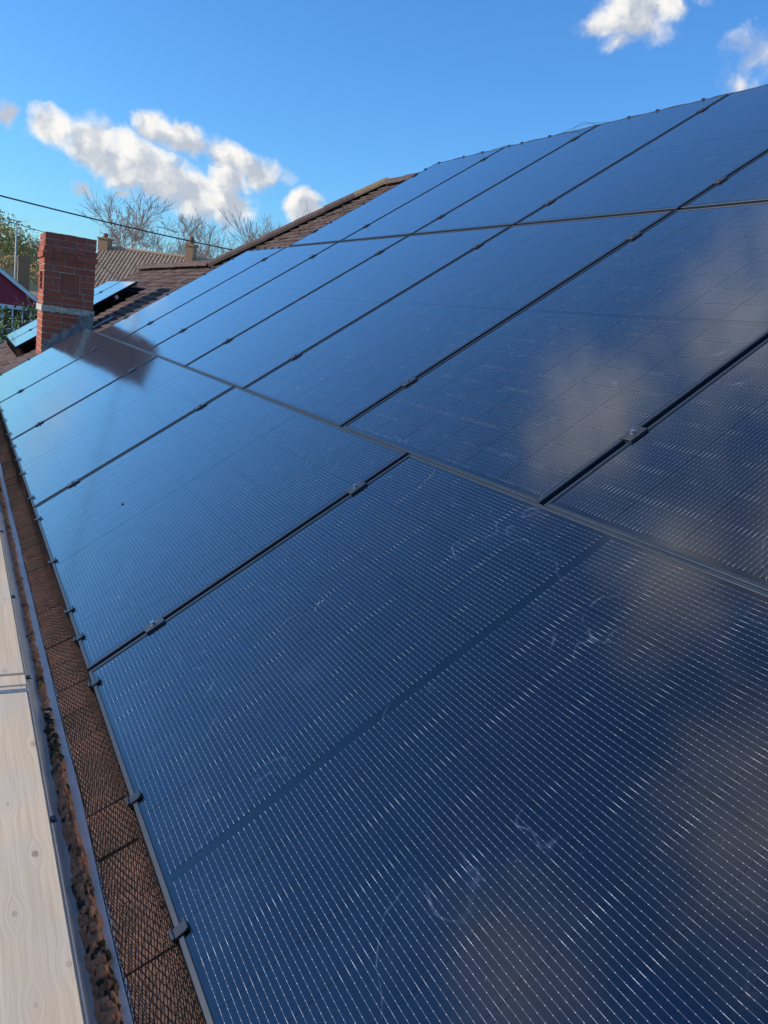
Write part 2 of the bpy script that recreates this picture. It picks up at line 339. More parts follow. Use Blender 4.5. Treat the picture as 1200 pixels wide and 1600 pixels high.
# ------------------------------------------------------------------ mesh helpers
class MB:
    def __init__(s): s.v = []; s.f = []; s.uv = []; s.m = []
    def quad(s, a, b, c, d, uv=None, mi=0):
        i = len(s.v); s.v += [tuple(a), tuple(b), tuple(c), tuple(d)]; s.f.append((i, i+1, i+2, i+3)); s.uv.append(uv); s.m.append(mi)
    def poly(s, pts, uv=None, mi=0):
        i = len(s.v); s.v += [tuple(p) for p in pts]; s.f.append(tuple(range(i, i+len(pts)))); s.uv.append(uv); s.m.append(mi)
    def box(s, x0, x1, y0, y1, z0, z1, mi=0, bev=0.0):
        if bev:
            b = bev
            i = len(s.v)
            for (zz, q) in ((z0, 0), (z1-b, 0), (z1, b)):
                s.v += [(x0+q, y0+q, zz), (x1-q, y0+q, zz), (x1-q, y1-q, zz), (x0+q, y1-q, zz)]
            fs = [(3, 2, 1, 0), (8, 9, 10, 11)]
            for k in (0, 4):
                for j in range(4): fs.append((k+j, k+(j+1) % 4, k+4+(j+1) % 4, k+4+j))
            for f in fs: s.f.append(tuple(i+q for q in f)); s.uv.append(None); s.m.append(mi)
            return
        i = len(s.v)
        s.v += [(x0, y0, z0), (x1, y0, z0), (x1, y1, z0), (x0, y1, z0), (x0, y0, z1), (x1, y0, z1), (x1, y1, z1), (x0, y1, z1)]
        for f in ((3, 2, 1, 0), (4, 5, 6, 7), (0, 1, 5, 4), (1, 2, 6, 5), (2, 3, 7, 6), (3, 0, 4, 7)):
            s.f.append(tuple(i+q for q in f)); s.uv.append(None); s.m.append(mi)
    def tube(s, pts, r, n=6, cap=True, mi=0):
        pts = [Vector(p) for p in pts]; rs = r if isinstance(r, (list, tuple)) else [r]*len(pts)
        base = len(s.v); up = None
        for k, p in enumerate(pts):
            a = pts[max(k-1, 0)]; c = pts[min(k+1, len(pts)-1)]; d = (c-a)
            d = d.normalized() if d.length > 1e-9 else Vector((0, 0, 1))
            if up is None: up = Vector((0, 0, 1)) if abs(d.z) < .9 else Vector((1, 0, 0))
            x = d.cross(up).normalized(); y = x.cross(d).normalized(); up = y
            for j in range(n):
                an = 2*math.pi*j/n
                s.v.append(tuple(p+(x*math.cos(an)+y*math.sin(an))*rs[k]))
        for k in range(len(pts)-1):
            for j in range(n):
                a = base+k*n+j; b_ = base+k*n+(j+1) % n
                s.f.append((a, b_, b_+n, a+n)); s.uv.append(None); s.m.append(mi)
        if cap and n > 2:
            s.f.append(tuple(base+j for j in reversed(range(n)))); s.uv.append(None); s.m.append(mi)
            e = base+(len(pts)-1)*n
            s.f.append(tuple(e+j for j in range(n))); s.uv.append(None); s.m.append(mi)
    def blob(s, c, r, seed=0, sq=(1, 1, 1), mi=0, n=7, rough=.35):
        c = Vector(c); i0 = len(s.v); rows = 5
        for a in range(rows+1):
            th = math.pi*a/rows
            for b_ in range(n):
                ph = 2*math.pi*b_/n
                d = Vector((math.sin(th)*math.cos(ph), math.sin(th)*math.sin(ph), math.cos(th)))
                k = r*(1+rough*noise.noise(d*1.9+Vector((seed*3.7, seed*1.3, 0))))
                s.v.append(tuple(c+Vector((d.x*sq[0], d.y*sq[1], d.z*sq[2]))*k))
        for a in range(rows):
            for b_ in range(n):
                p = i0+a*n+b_; q = i0+a*n+(b_+1) % n
                s.f.append((p, p+n, q+n, q)); s.uv.append(None); s.m.append(mi)
    def mesh(s, name, mats, smooth=False):
        me = bpy.data.meshes.new(name); me.from_pydata(s.v, [], s.f)
        for mm in (mats if isinstance(mats, (list, tuple)) else [mats]): me.materials.append(mm)
        if any(s.m): me.polygons.foreach_set('material_index', s.m)
        if any(u is not None for u in s.uv):
            lay = me.uv_layers.new(name='UVMap'); k = 0
            for f, u in zip(s.f, s.uv):
                for j in range(len(f)):
                    lay.data[k].uv = u[j] if u else (0.5, 0.0); k += 1
        if smooth: me.polygons.foreach_set('use_smooth', [True]*len(s.f))
        me.update(); return me
def link(name, data, parent=None, mat=None, **props):
    o = bpy.data.objects.new(name, data); COL.objects.link(o)
    if parent: o.parent = parent
    if mat is not None: o.matrix_local = mat
    for k, v in props.items(): o[k] = v
    return o
def build(mb, name, mats, parent=None, smooth=False, **props):
    return link(name, mb.mesh(name, mats, smooth), parent, **props)
def thing(name, label, cat, loc=(0, 0, 0), group=None, mat=None):
    o = link(name, None); o.empty_display_size = 0.1
    if mat is not None: o.matrix_world = mat
    else: o.location = loc
    o['label'] = label; o['category'] = cat
    if group: o['group'] = group
    return o

# roof frame: local x = up the slope (v), y = along the eave away from us (u), z = out of the roof (n)
TH = rad(35.5)
V = Vector((math.cos(TH), 0, math.sin(TH))); U = Vector((0, 1, 0)); N = Vector((-math.sin(TH), 0, math.cos(TH)))
MR = Matrix((V, U, N)).transposed().to_4x4()
def RF(v, u, n): return V*v+U*u+N*n
def rmat(v, u, n):
    q = MR.copy(); q.translation = RF(v, u, n); return q
TN = -0.14            # tile surface below the panel glass
GZ = -2.7             # ground level
def at(az, el, dist):
    d = azel(az, el); return CAMPOS + d*(dist/math.cos(rad(el)))

# ------------------------------------------------------------------ ground
g = MB(); n = 40; S = 1200
for i in range(n):
    for j in range(n):
        def P(a, b_):
            x = -S+2*S*a/n; y = -S+2*S*b_/n
            r = math.hypot(x+50, y-220)
            h = 0
            return (x, y, GZ+h)
        g.quad(P(i, j), P(i+1, j), P(i+1, j+1), P(i, j+1))
build(g, 'ground', M['grass'], kind='structure')
# wooded rise far left
g = MB(); nn = 28
def hp(a, b_):
    x = -70+130*a/nn; y = 62+110*b_/nn
    e = max(0, 1-((x+30)/62)**2)*max(0, 1-((y-125)/62)**2)
    return (x, y, GZ-0.3+e*11)
for i in range(nn):
    for j in range(nn): g.quad(hp(i, j), hp(i+1, j), hp(i+1, j+1), hp(i, j+1))
build(g, 'hill', M['grass'], smooth=True, kind='structure')

# ------------------------------------------------------------------ the house we stand beside
house = thing('house', 'house under the big solar array, with hipped brown tile roof and red brick chimney', 'house', (0, 0, 0))
RV = 4.90             # ridge of main roof (v), lower ridge of the wing
RW = 2.90
UH = 7.72             # where hip foot meets the wing ridge
UE = 12.35
hipend_u = UH-(RV-RW)*math.cos(TH)*0.66
w = MB()
Xr, Zr = RF(RV, 0, TN-.02).x, RF(RV, 0, TN-.02).z
Xw, Zw = RF(RW, 0, TN-.02).x, RF(RW, 0, TN-.02).z
Xe, Ze = RF(-.10, 0, TN-.02).x, RF(-.10, 0, TN-.02).z
def q(*p): w.poly([tuple(a) for a in p])
q((Xe, -4, Ze), (Xr, -4, Zr), (Xr, hipend_u, Zr), (Xw, UH, Zw), (Xw, UE, Zw), (Xe, UE, Ze))
q((Xr, -4, Zr), (2*Xr-Xe, -4, Ze), (2*Xr-Xe, hipend_u+(Xr-Xe), Ze), (Xr, hipend_u, Zr))
q((Xr, hipend_u, Zr), (2*Xr-Xe, hipend_u+(Xr-Xe), Ze), (Xw, UH, Zw))
q((Xw, UH, Zw), (2*Xr-Xe, hipend_u+(Xr-Xe), Ze), (2*Xw-Xe, UE, Ze), (Xw, UE, Zw))
roof = build(w, 'roof', M['soil'], house)
w = MB()
w.box(0.12, 2*Xr-0.2, -3.9, 7.3, GZ, Ze-.02); build(w, 'wall', M['render'], house)
w = MB(); w.box(0.14, 2*Xw-.2, 7.31, UE-.1, GZ, Ze-.02); build(w, 'wall', M['render'], house)
# gable end wall of the wing
w = MB(); w.poly([(0.14, UE-.12, Ze-.02), (Xw, UE-.12, Zw-.04), (2*Xw-.2, UE-.12, Ze-.02)]); build(w, 'gable', M['render'], house)
w = MB(); w.box(0.0, 0.02, -4, UE, Ze-.19, Ze-.012); build(w, 'fascia', M['white'], house)

# plain tiles, 165 x 100 gauge
TW, TG = 0.165, 0.100
def tile_mesh(seed):
    r = random.Random(seed); mb = MB()
    L, Wd, T = 0.152, TW-0.004, 0.013
    k = [r.uniform(-.0025, .0025) for _ in range(6)]
    # lower edge slightly irregular, body cambered
    top = []
    xs = [0, L]; ys = [-Wd/2, -Wd/6, Wd/6, Wd/2]
    cam_ = [0, .003, .003, 0]
    for xi, x in enumerate(xs):
        for yi, y in enumerate(ys):
            e = (k[yi] if xi == 0 else 0)
            top.append((x+e, y, T+cam_[yi]+(.0 if xi == 0 else -.013)))
    for yi in range(3):
        mb.quad(top[yi], top[4+yi], top[5+yi], top[1+yi])
        a, b_ = top[yi], top[yi+1]
        mb.quad((a[0], a[1], a[2]-T), (a[0], a[1], a[2]), (b_[0], b_[1], b_[2]), (b_[0], b_[1], b_[2]-T))
    a, c = top[0], top[4]; mb.quad((a[0], a[1], a[2]-T), (c[0], c[1], c[2]-T), c, a)
    a, c = top[3], top[7]; mb.quad(a, c, (c[0], c[1], c[2]-T), (a[0], a[1], a[2]-T))
    return mb
TMB = [tile_mesh(i) for i in range(6)]
TME = [t_.mesh('roof_tile', M['tile']) for t_ in TMB]; TMR = [t_.mesh('roof_tile', M['tile_eave']) for t_ in TMB]
tiles = []   # (dist, v, u, red)
def hip_u(v): return UH-(v-RW)*(UH-hipend_u)/(RV-RW)
for i in range(-1, 52):
    v = -0.150+(i+1)*TG
    off = (i % 2)*TW/2
    nu = int(17/TW)
    for j in range(nu):
        u = -3.2+off+j*TW
        if v > RW-.03 and u > hip_u(v)-.03: continue
        if u > UE or v > RV-.05: continue
        under = (v > .16 and u < 6.1) or (0.16 < v < 1.0 and u < 7.0)
        if v > 2.9 and u < 4.9: under = True
        if under: continue
        red = v < 0.1 and u < 6.0
        if red and v > 0.09: pass
        # chimney footprint
        p = RF(v, u, TN)
        if .60 < p.x < 1.02 and 8.16 < p.y < 8.7: continue
        tiles.append(((p-CAMPOS).length, v, u, red))
# those in view and big first
vis = []; rest = []
for tt in tiles:
    d, v, u, red = tt
    p = RF(v, u, TN)-CAMPOS
    z = p.dot(CF); 
    inn = z > .1 and abs(p.dot(CR)/z) < 600/1227*1.02 and abs(p.dot(CD)/z) < 800/1227*1.02
    shown = inn and (v < .02 if red else ((u > 7.2 and v < 1.15) or (u > 6.35 and v >= 1.1)))
    (vis if shown else rest).append(tt)
vis.sort()
single = vis[:300]; rest += vis[300:]
rt = random.Random(3)
def tmat(v, u, k=1.0):
    q_ = MR.copy(); q_.translation = RF(v, u, TN+rt.uniform(-.001, .004)*k-0.004)
    return q_ @ Matrix.Rotation(rt.uniform(-.02, .02)*k, 4, 'Z') @ Matrix.Rotation(rad(-4.6)*-1+rt.uniform(-.02, .02)*k, 4, 'Y') @ Matrix.Rotation(rt.uniform(-.03, .03)*k, 4, 'X')
for d, v, u, red in single:
    link('roof_tile', rt.choice(TMR if red else TME), roof, tmat(v, u, 1.6 if not red else 1.0))
jm = MB(); jr = MB()
for d, v, u, red in rest:
    mtx = tmat(v, u, 1.6 if not red else 1.0); src = rt.choice(TMB); tgt = jr if red else jm
    i0 = len(tgt.v); tgt.v += [tuple(mtx @ Vector(p)) for p in src.v]
    for f in src.f: tgt.f.append(tuple(i0+x for x in f)); tgt.uv.append(None); tgt.m.append(0)
build(jm, 'roof_tiles', M['tile'], roof, kind='stuff'); build(jr, 'eave_tiles', M['tile_eave'], roof, kind='stuff')

# hip and ridge tiles: half-round, 0.42 m each
def half_round(mb, L, r, T=0.016, seg=9, taper=0.008, closed=False, sag=1.25):
    # along +x, open side down; outer larger end at x=0
    ring = []
    for x, rr in ((0, r), (L, r-taper)):
        o = [(x, rr*math.cos(math.pi*k/seg), rr*0.75*math.sin(math.pi*k/seg)) for k in range(seg+1)]
        i_ = [(x, (rr-T)*math.cos(math.pi*k/seg), (rr-T)*0.75*math.sin(math.pi*k/seg)) for k in range(seg+1)]
        ring.append((o, i_))
    (o0, i0), (o1, i1) = ring
    for k in range(seg):
        mb.quad(o0[k], o0[k+1], o1[k+1], o1[k]); mb.quad(i0[k+1], i0[k], i1[k], i1[k+1])
        mb.quad(i0[k], i0[k+1], o0[k+1], o0[k]); mb.quad(o1[k], o1[k+1], i1[k+1], i1[k])
    mb.quad(i0[0], o0[0], o1[0], i1[0]); mb.quad(o0[seg], i0[seg], i1[seg], o1[seg])
hb = MB(); half_round(hb, 0.435, 0.115); HT = hb.mesh('hip_tile', M['hip'], True)
hb = MB(); half_round(hb, 0.435, 0.115); HTL = hb.mesh('hip_tile', M['hip_lichen'], True)
def run_tiles(p0, p1, name, lastmesh=None):
    d = p1-p0; L = d.length; d.normalize(); up = Vector((0, 0, 1)); y = up.cross(d).normalized(); z = d.cross(y)
    k = max(1, round(L/0.42)); st = L/k
    for i in range(k):
        mm = Matrix((d, y, z)).transposed().to_4x4(); mm.translation = p0+d*(i*st)+z*(rt.uniform(-.003, .003))
        mm = mm @ Matrix.Rotation(rt.uniform(-.012, .012), 4, 'Z') @ Matrix.Rotation(rt.uniform(.0, .014), 4, 'Y')
        link(name, lastmesh if (lastmesh and i == k-1) else HT, roof, mm)
hp0 = RF(RW, UH, TN+.0); hp1 = RF(RV, hipend_u, TN+.0)
hd = (hp1-hp0).normalized()
run_tiles(hp0-hd*0.06+Vector((0, 0, .0)), hp1, 'hip_tile', HTL)
run_tiles(RF(RW, UE, TN-.01), RF(RW, UH+.1, TN-.01), 'ridge_tile')
run_tiles(RF(RV, hipend_u-.1, TN-.03), RF(RV, -3.9, TN-.03), 'ridge_tile')
# mortar bed under hip tiles
mbed = MB()
for k in range(24):
    a = hp0.lerp(hp1, k/24); b_ = hp0.lerp(hp1, (k+1)/24)
    mbed.tube([a-Vector((.0, 0, .02)), b_-Vector((0, 0, .02))], .07+.006*math.sin(k*2.3), 8)
build(mbed, 'mortar_bed', M['moss'], roof)

# ------------------------------------------------------------------ chimney (a part of the house), every brick a piece
CX0, CX1, CY0, CY1 = 0.555, 1.112, 8.10, 8.77
mc = MB()
mc.box(CX0+.005, CX1-.005, CY0+.005, CY1-.005, 0.05, 0.985)
mc.box(CX0+.04, CX1-.012, CY0+.034, CY1-.012, 0.98, 1.225)
mc.box(CX0+.012, CX0+.05, CY0+.5, CY1-.012, 0.981, 1.224)
mc.box(CX0+.012, CX0+.05, CY0+.036, CY0+.16, 0.981, 1.224)
mc.box(CX0+.005, CX0+.18, CY0+.005, CY0+.04, 0.982, 1.226)
mc.box(CX0+.39, CX1-.005, CY0+.005, CY0+.04, 0.982, 1.226)
mc.box(CX0+.006, CX1-.006, CY0+.006, CY1-.006, 1.222, 1.655)
chim = build(mc, 'chimney', M['mortar'], house)
chim['label'] = 'square red brick chimney stack with a corbelled course and recessed upright bricks'
CZ = 1.66; CH = 0.0712
brick_cache = {}
def brick(x0, x1, y0, y1, z0, z1, mat='brick'):
    lx, ly, lz = round(x1-x0, 3), round(y1-y0, 3), round(z1-z0, 3)
    key = (lx, ly, lz, mat, rt.randint(0, 2))
    if key not in brick_cache:
        mb = MB(); j = .0022; r = random.Random(str(key))
        mb.box(-lx/2, lx/2, -ly/2, ly/2, -lz/2, lz/2, bev=.004)
        mb.v = [tuple(c+r.uniform(-j, j) for c in p) for p in mb.v]
        brick_cache[key] = mb.mesh('brick', M[mat])
    o = link('brick', brick_cache[key], chim)
    o.location = ((x0+x1)/2+rt.uniform(-.001, .001), (y0+y1)/2+rt.uniform(-.003, .001), (z0+z1)/2)
    o.rotation_euler = (0, 0, rt.uniform(-.006, .006))
J = 0.010
def course(z1, z0, pat, px=0.0, front=True, left=True, right=False):
    """bricks of one course; pat = front widths that sum to the width; px = projection"""
    x0, x1, y0 = CX0-px, CX1+px, CY0-px
    tot = sum(pat); x = x0
    for i, f in enumerate(pat):
        wd = f/tot*(x1-x0)
        dep = .10
        brick(x+(J/2 if i else 0), x+wd-(J/2 if i < len(pat)-1 else 0), y0, y0+dep, z0+J/2, z1-J/2)
        x += wd
    # left face bricks
    yy = y0+dep+J; e = 0
    lens = [.215, .215, .1] if len(pat) % 2 else [.1, .215, .215]
    for L in lens:
        brick(x0, x0+.1, yy, min(yy+L, CY1+px), z0+J/2, z1-J/2); yy += L+J
    yy = y0+dep+J
    for L in lens:
        brick(x1-.1, x1, yy, min(yy+L, CY1+px), z0+J/2, z1-J/2); yy += L+J
z = CZ
pats = [[2, 2.2, 1], [1, 2, 1.9], [1, 1, 1, 1.4, 1], [1, 2.1, 2.2], [2, 2, 1.1], [1, 2, 2.1]]
proj = [0, 0, .010, .022, 0, 0]
for i in range(6):
    course(z, z-CH, pats[i], proj[i]); z -= CH
# recessed panel zone: three courses
zr = z
for i in range(3):
    z1, z0 = z, z-CH
    l = [[1.0], [.58, .38], [1.0]][i]; x = CX0
    for k, f in enumerate(l):
        wd = f/sum(l)*0.172
        brick(x+(J/2 if k else 0), x+wd-(J/2 if k < len(l)-1 else 0), CY0, CY0+.1, z0+J/2, z1-J/2); x += wd
    r_ = [[.8, .9], [1.7], [1.7]][i]; x = CX0+.398
    for k, f in enumerate(r_):
        wd = f/sum(r_)*(CX1-CX0-.398)
        brick(x+(J/2 if k else 0), x+wd-(J/2 if k < len(r_)-1 else 0), CY0, CY0+.1, z0+J/2, z1-J/2); x += wd
    # left face: recessed centre
    brick(CX0+.0, CX0+.1, CY0+.11, CY0+.17, z0+J/2, z1-J/2)
    brick(CX0+.0, CX0+.1, CY0+.5, CY0+.66, z0+J/2, z1-J/2)
    z -= CH
for k in range(3):
    x = CX0+.183+k*.0705
    brick(x+.003, x+.0645, CY0+.024, CY0+.1, z+.006, zr-.006)
for k in range(4):
    y = CY0+.185+k*.075
    brick(CX0+.03, CX0+.1, y, y+.065, z+.006, zr-.006)
for i in range(12):
    if z < .12: break
    course(z, z-CH, pats[(i*2+4) % 6] if i != 3 else pats[1]); z -= CH
    if abs(z-.835) < .04: pass
# mortar cap and moss on top
mt_ = MB()
for i in range(9):
    for j in range(9):
        def P(a, b_):
            x = CX0+.005+(CX1-CX0-.01)*a/9; y = CY0+.005+(CY1-CY0-.01)*b_/9
            e = min(a, 9-a, b_, 9-b_)/4.5
            return (x, y, CZ-.004+.022*e+.006*noise.noise(Vector((x*14, y*14, 0))))
        mt_.quad(P(i, j), P(i+1, j), P(i+1, j+1), P(i, j+1))
build(mt_, 'mortar_cap', M['lead'], chim, True)
# lead band round the stack and stepped flashing
lb = MB()
zb = 0.838
for (x0, x1, y0, y1) in ((CX0-.012, CX1+.012, CY0-.014, CY0-.004), (CX0-.014, CX0-.003, CY0-.004, CY1+.01), (CX1+.003, CX1+.014, CY0-.004, CY1+.01)):
    nseg = 12
    for k in range(nseg):
        if x1-x0 > y1-y0:
            a = x0+(x1-x0)*k/nseg; b_ = x0+(x1-x0)*(k+1)/nseg
            s_ = .004*math.sin(k*1.9); lb.box(a, b_, y0+s_, y1, zb-.068+.006*math.sin(k*2.7), zb+.003*math.sin(k))
        else:
            a = y0+(y1-y0)*k/nseg; b_ = y0+(y1-y0)*(k+1)/nseg
            lb.box(x0, x1, a, b_, zb-.066, zb)
build(lb, 'lead_band', M['leadband'], chim)
def zroof(x): return math.tan(TH)*x + TN/math.cos(TH)
lf = MB()
steps = [(.945, 1.118, .800), (.875, .945, .655), (.765, .875, .600), (.655, .765, .535), (.57, .655, .445)]
for i, (xa, xb, zt) in enumerate(steps):
    lf.box(xa, xb, CY0-.011-.002*(i % 2), CY0-.003, zroof(xa)-.06, zt)
build(lf, 'step_flashing', M['lead'], chim)
lf = MB()
p0 = RF(.60, CY0-.16, TN+.012)
for k in range(9):
    v0 = .56+k*.11
    a, b_ = RF(v0, CY0-.14, TN+.022), RF(v0+.11, CY0-.14, TN+.022); c, d = RF(v0+.11, CY0-.002, TN+.030), RF(v0, CY0-.002, TN+.030)
    lf.quad(a, b_, c, d)
build(lf, 'lead_apron', M['lead'], chim)

# ------------------------------------------------------------------ gutter, debris
gx, gz, gr = -0.064, -0.232, 0.051
def gutter(y0, y1, r, name, cx=gx, cz=gz):
    mb = MB(); seg = 14; ny = max(2, int((y1-y0)/.25))
    for k in range(seg):
        a0 = math.pi+math.pi*k/seg; a1 = math.pi+math.pi*(k+1)/seg
        for j in range(ny):
            ya = y0+(y1-y0)*j/ny; yb = y0+(y1-y0)*(j+1)/ny
            for rr, flip in ((r, 0), (r+.0025, 1)):
                A = (cx+rr*math.cos(a0), ya, cz+rr*math.sin(a0)); B = (cx+rr*math.cos(a1), ya, cz+rr*math.sin(a1))
                C_ = (cx+rr*math.cos(a1), yb, cz+rr*math.sin(a1)); D_ = (cx+rr*math.cos(a0), yb, cz+rr*math.sin(a0))
                mb.quad(*( (A, B, C_, D_) if flip else (D_, C_, B, A)))
    for sx in (-1, 1):
        mb.tube([(cx+sx*(r+.001), y0, cz+.001), (cx+sx*(r+.001), y1, cz+.001)], .004, 8)
    for yy in (y0, y1):
        for k in range(seg):
            a0 = math.pi+math.pi*k/seg; a1 = math.pi+math.pi*(k+1)/seg
            mb.quad(*[(cx+rr*math.cos(a), yy, cz+rr*math.sin(a)) for rr, a in ((r, a0), (r, a1), (r+.0025, a1), (r+.0025, a0))])
    return build(mb, name, M['gutter'], house, True)
gut = gutter(-3.6, 2.78, gr, 'gutter')
gut2 = gutter(2.72, 12.2, gr+.006, 'gutter')
for yy in (-.33, .46, 1.225, 2.2):
    mb = MB(); x = gx-gr
    mb.box(x-.012, x+.004, yy-.011, yy+.011, gz-.03, gz+.006, bev=.002); mb.box(x-.002, x+.010, yy-.009, yy+.009, gz+.004, gz+.010)
    mb.tube([(x+.004, yy, gz+.004), (x+.016, yy+.01, gz-.004)], .002, 5)
    build(mb, 'gutter_clip', M['plastic'], gut)
mb = MB()
pts = [(gx+(gr+.0075)*math.cos(a), 2.725, gz+(gr+.0075)*math.sin(a)) for a in [math.pi+math.pi*k/14 for k in range(15)]]
mb.tube(pts, .006, 6); pts = [(p[0], 2.62+.0*p[1], p[2]+.003) for p in pts]
build(mb, 'gutter_joint', M['plastic'], gut2)
# silt layer: height field lying in the gutter bottom
sl = MB(); ny = 900; nx = 12
def fill(y):   # centre angle and half-width of the silt in the trough
    k = .5+.5*noise.noise(Vector((0, y*3.1, 2)))
    base = .0115+.004*k
    heap = max(0, min(1, (0.30-y)/.5))*.005 + max(0, min(1, (-.35-y)/.5))*.005
    return base+heap
def sp(i, j):
    y = -1.9+8.0*j/ny; f = -1+2*i/nx; hw = fill(y)*(1+.35*noise.noise(Vector((3+f*.5, y*18, 0)))+.35*noise.noise(Vector((3+f, y*70, 0))))
    x = gx-.003+f*hw + .004*noise.noise(Vector((9, y*30, 0)))
    if y > .35: x += .002
    bottom = gz-math.sqrt(max(0, gr**2-(x-gx)**2))
    edge = (1-f*f)
    amt = .008+.010*max(0, min(1, (.25-y)/.4))
    hgt_ = amt*edge*(1+1.6*abs(noise.noise(Vector((x*60, y*60, 1))))+1.2*noise.noise(Vector((x*160, y*160, 4))))+.0006-(.003 if abs(f) > .99 else 0)
    return (x, y, bottom+hgt_)
for j in range(ny):
    for i in range(nx): sl.quad(sp(i, j), sp(i+1, j), sp(i+1, j+1), sp(i, j+1))
rc = random.Random(8)
clump = MB()
for k in range(330):
    y = rc.choice([rc.uniform(-1.3, .33), rc.uniform(.0, .32), rc.uniform(-1.3, -.5), rc.uniform(-1.1, -.7)])
    if -.42 < y < -.18 and rc.random() < .8: continue
    r = rc.choice([rc.uniform(.0015, .005), rc.uniform(.004, .011)])*(1.0 if y > -.5 else 1.1); x = gx-.003+rc.uniform(-.6, .6)*fill(y)
    zc = gz-math.sqrt(gr**2-(x-gx)**2)+r*.6+.006
    clump.blob((x, y, zc), r, k, (1, rc.uniform(.8, 1.8), .75), rough=.9)
for k in range(10):
    y = rc.uniform(.3, 2.4); clump.blob((gx+rc.uniform(-.015, .012), y, gz-gr+.006), rc.uniform(.003, .006), k+500, (1, 1.8, .6), rough=.9)
silt = build(sl, 'gutter_silt', M['silt'], None, True, kind='stuff', label='brown wet silt lying along the bottom of the grey gutter', category='silt')
build(clump, 'moss_clumps', M['moss'], None, True, kind='stuff', label='dark moss and dirt clumps fallen into the gutter', category='moss')
mb = MB()
for (x, y, r) in ((gx-.004, .275, .007), (gx+.010, .235, .009), (gx-.002, .19, .004), (gx+.006, -.62, .003)):
    mb.blob((x, y, gz-gr+.024), r, int(y*99), (1, .8, .35), rough=.7)
build(mb, 'pale_chips', M['stick'], None, kind='stuff', label='pale chips of stone on the dark moss in the gutter', category='stone chips')

# ------------------------------------------------------------------ scaffold boards
BZ = -0.212; BX = -0.1215
def board(x1, y0, y1, label, z=BZ, band_near=False, band_far=False, wd=.225, slot=None):
    t_ = thing('scaffold_board', label, 'board', ((x1-wd/2), (y0+y1)/2, z), 'scaffold boards laid beside the gutter')
    mb = MB(); mb.box(-wd/2, wd/2, -(y1-y0)/2, (y1-y0)/2, -.038, 0, bev=.003); build(mb, 'plank', M['wood'], t_)
    for c, s_ in ((band_near, -1), (band_far, 1)):
        if not c: continue
        mb = MB(); e = s_*(y1-y0)/2
        a, b_ = (e-s_*.045, e-s_*.022)
        mb.box(-wd/2-.0015, wd/2+.0015, min(a, b_), max(a, b_), -.0395, .0014)
        build(mb, 'end_band', M['band'], t_)
    return t_
yj = 0.375
board(BX, -3.5, yj, 'long pale scaffold board nearest the camera, its metal-banded end at the joint', band_far=True)
board(BX+.003, yj+.012, yj+.085, 'short pale offcut of board wedged between the two long boards beside the gutter', BZ-.002)
board(BX+.001, yj+.095, 4.3, 'far pale scaffold board beyond the joint, running on beside the gutter', BZ-.001)
# scaffold tubes carrying the boards
tb = thing('scaffold_tube', 'galvanised scaffold tube running under the pale boards', 'scaffold', (0, 0, 0))
mb = MB(); mb.tube([(-.75, -2.6, BZ-.065), (-.15, -2.6, BZ-.065)], .024, 12); mb.tube([(-.75, .9, BZ-.065), (-.15, .9, BZ-.065)], .024, 12)
mb.tube([(-.6, -3.4, BZ-.115), (-.6, 4.2, BZ-.115)], .024, 12)
for y_ in (-2.6, .9): mb.tube([(-.65, y_, GZ), (-.65, y_, BZ-.03)], .024, 12)
build(mb, 'tube', M['band'], tb, True)

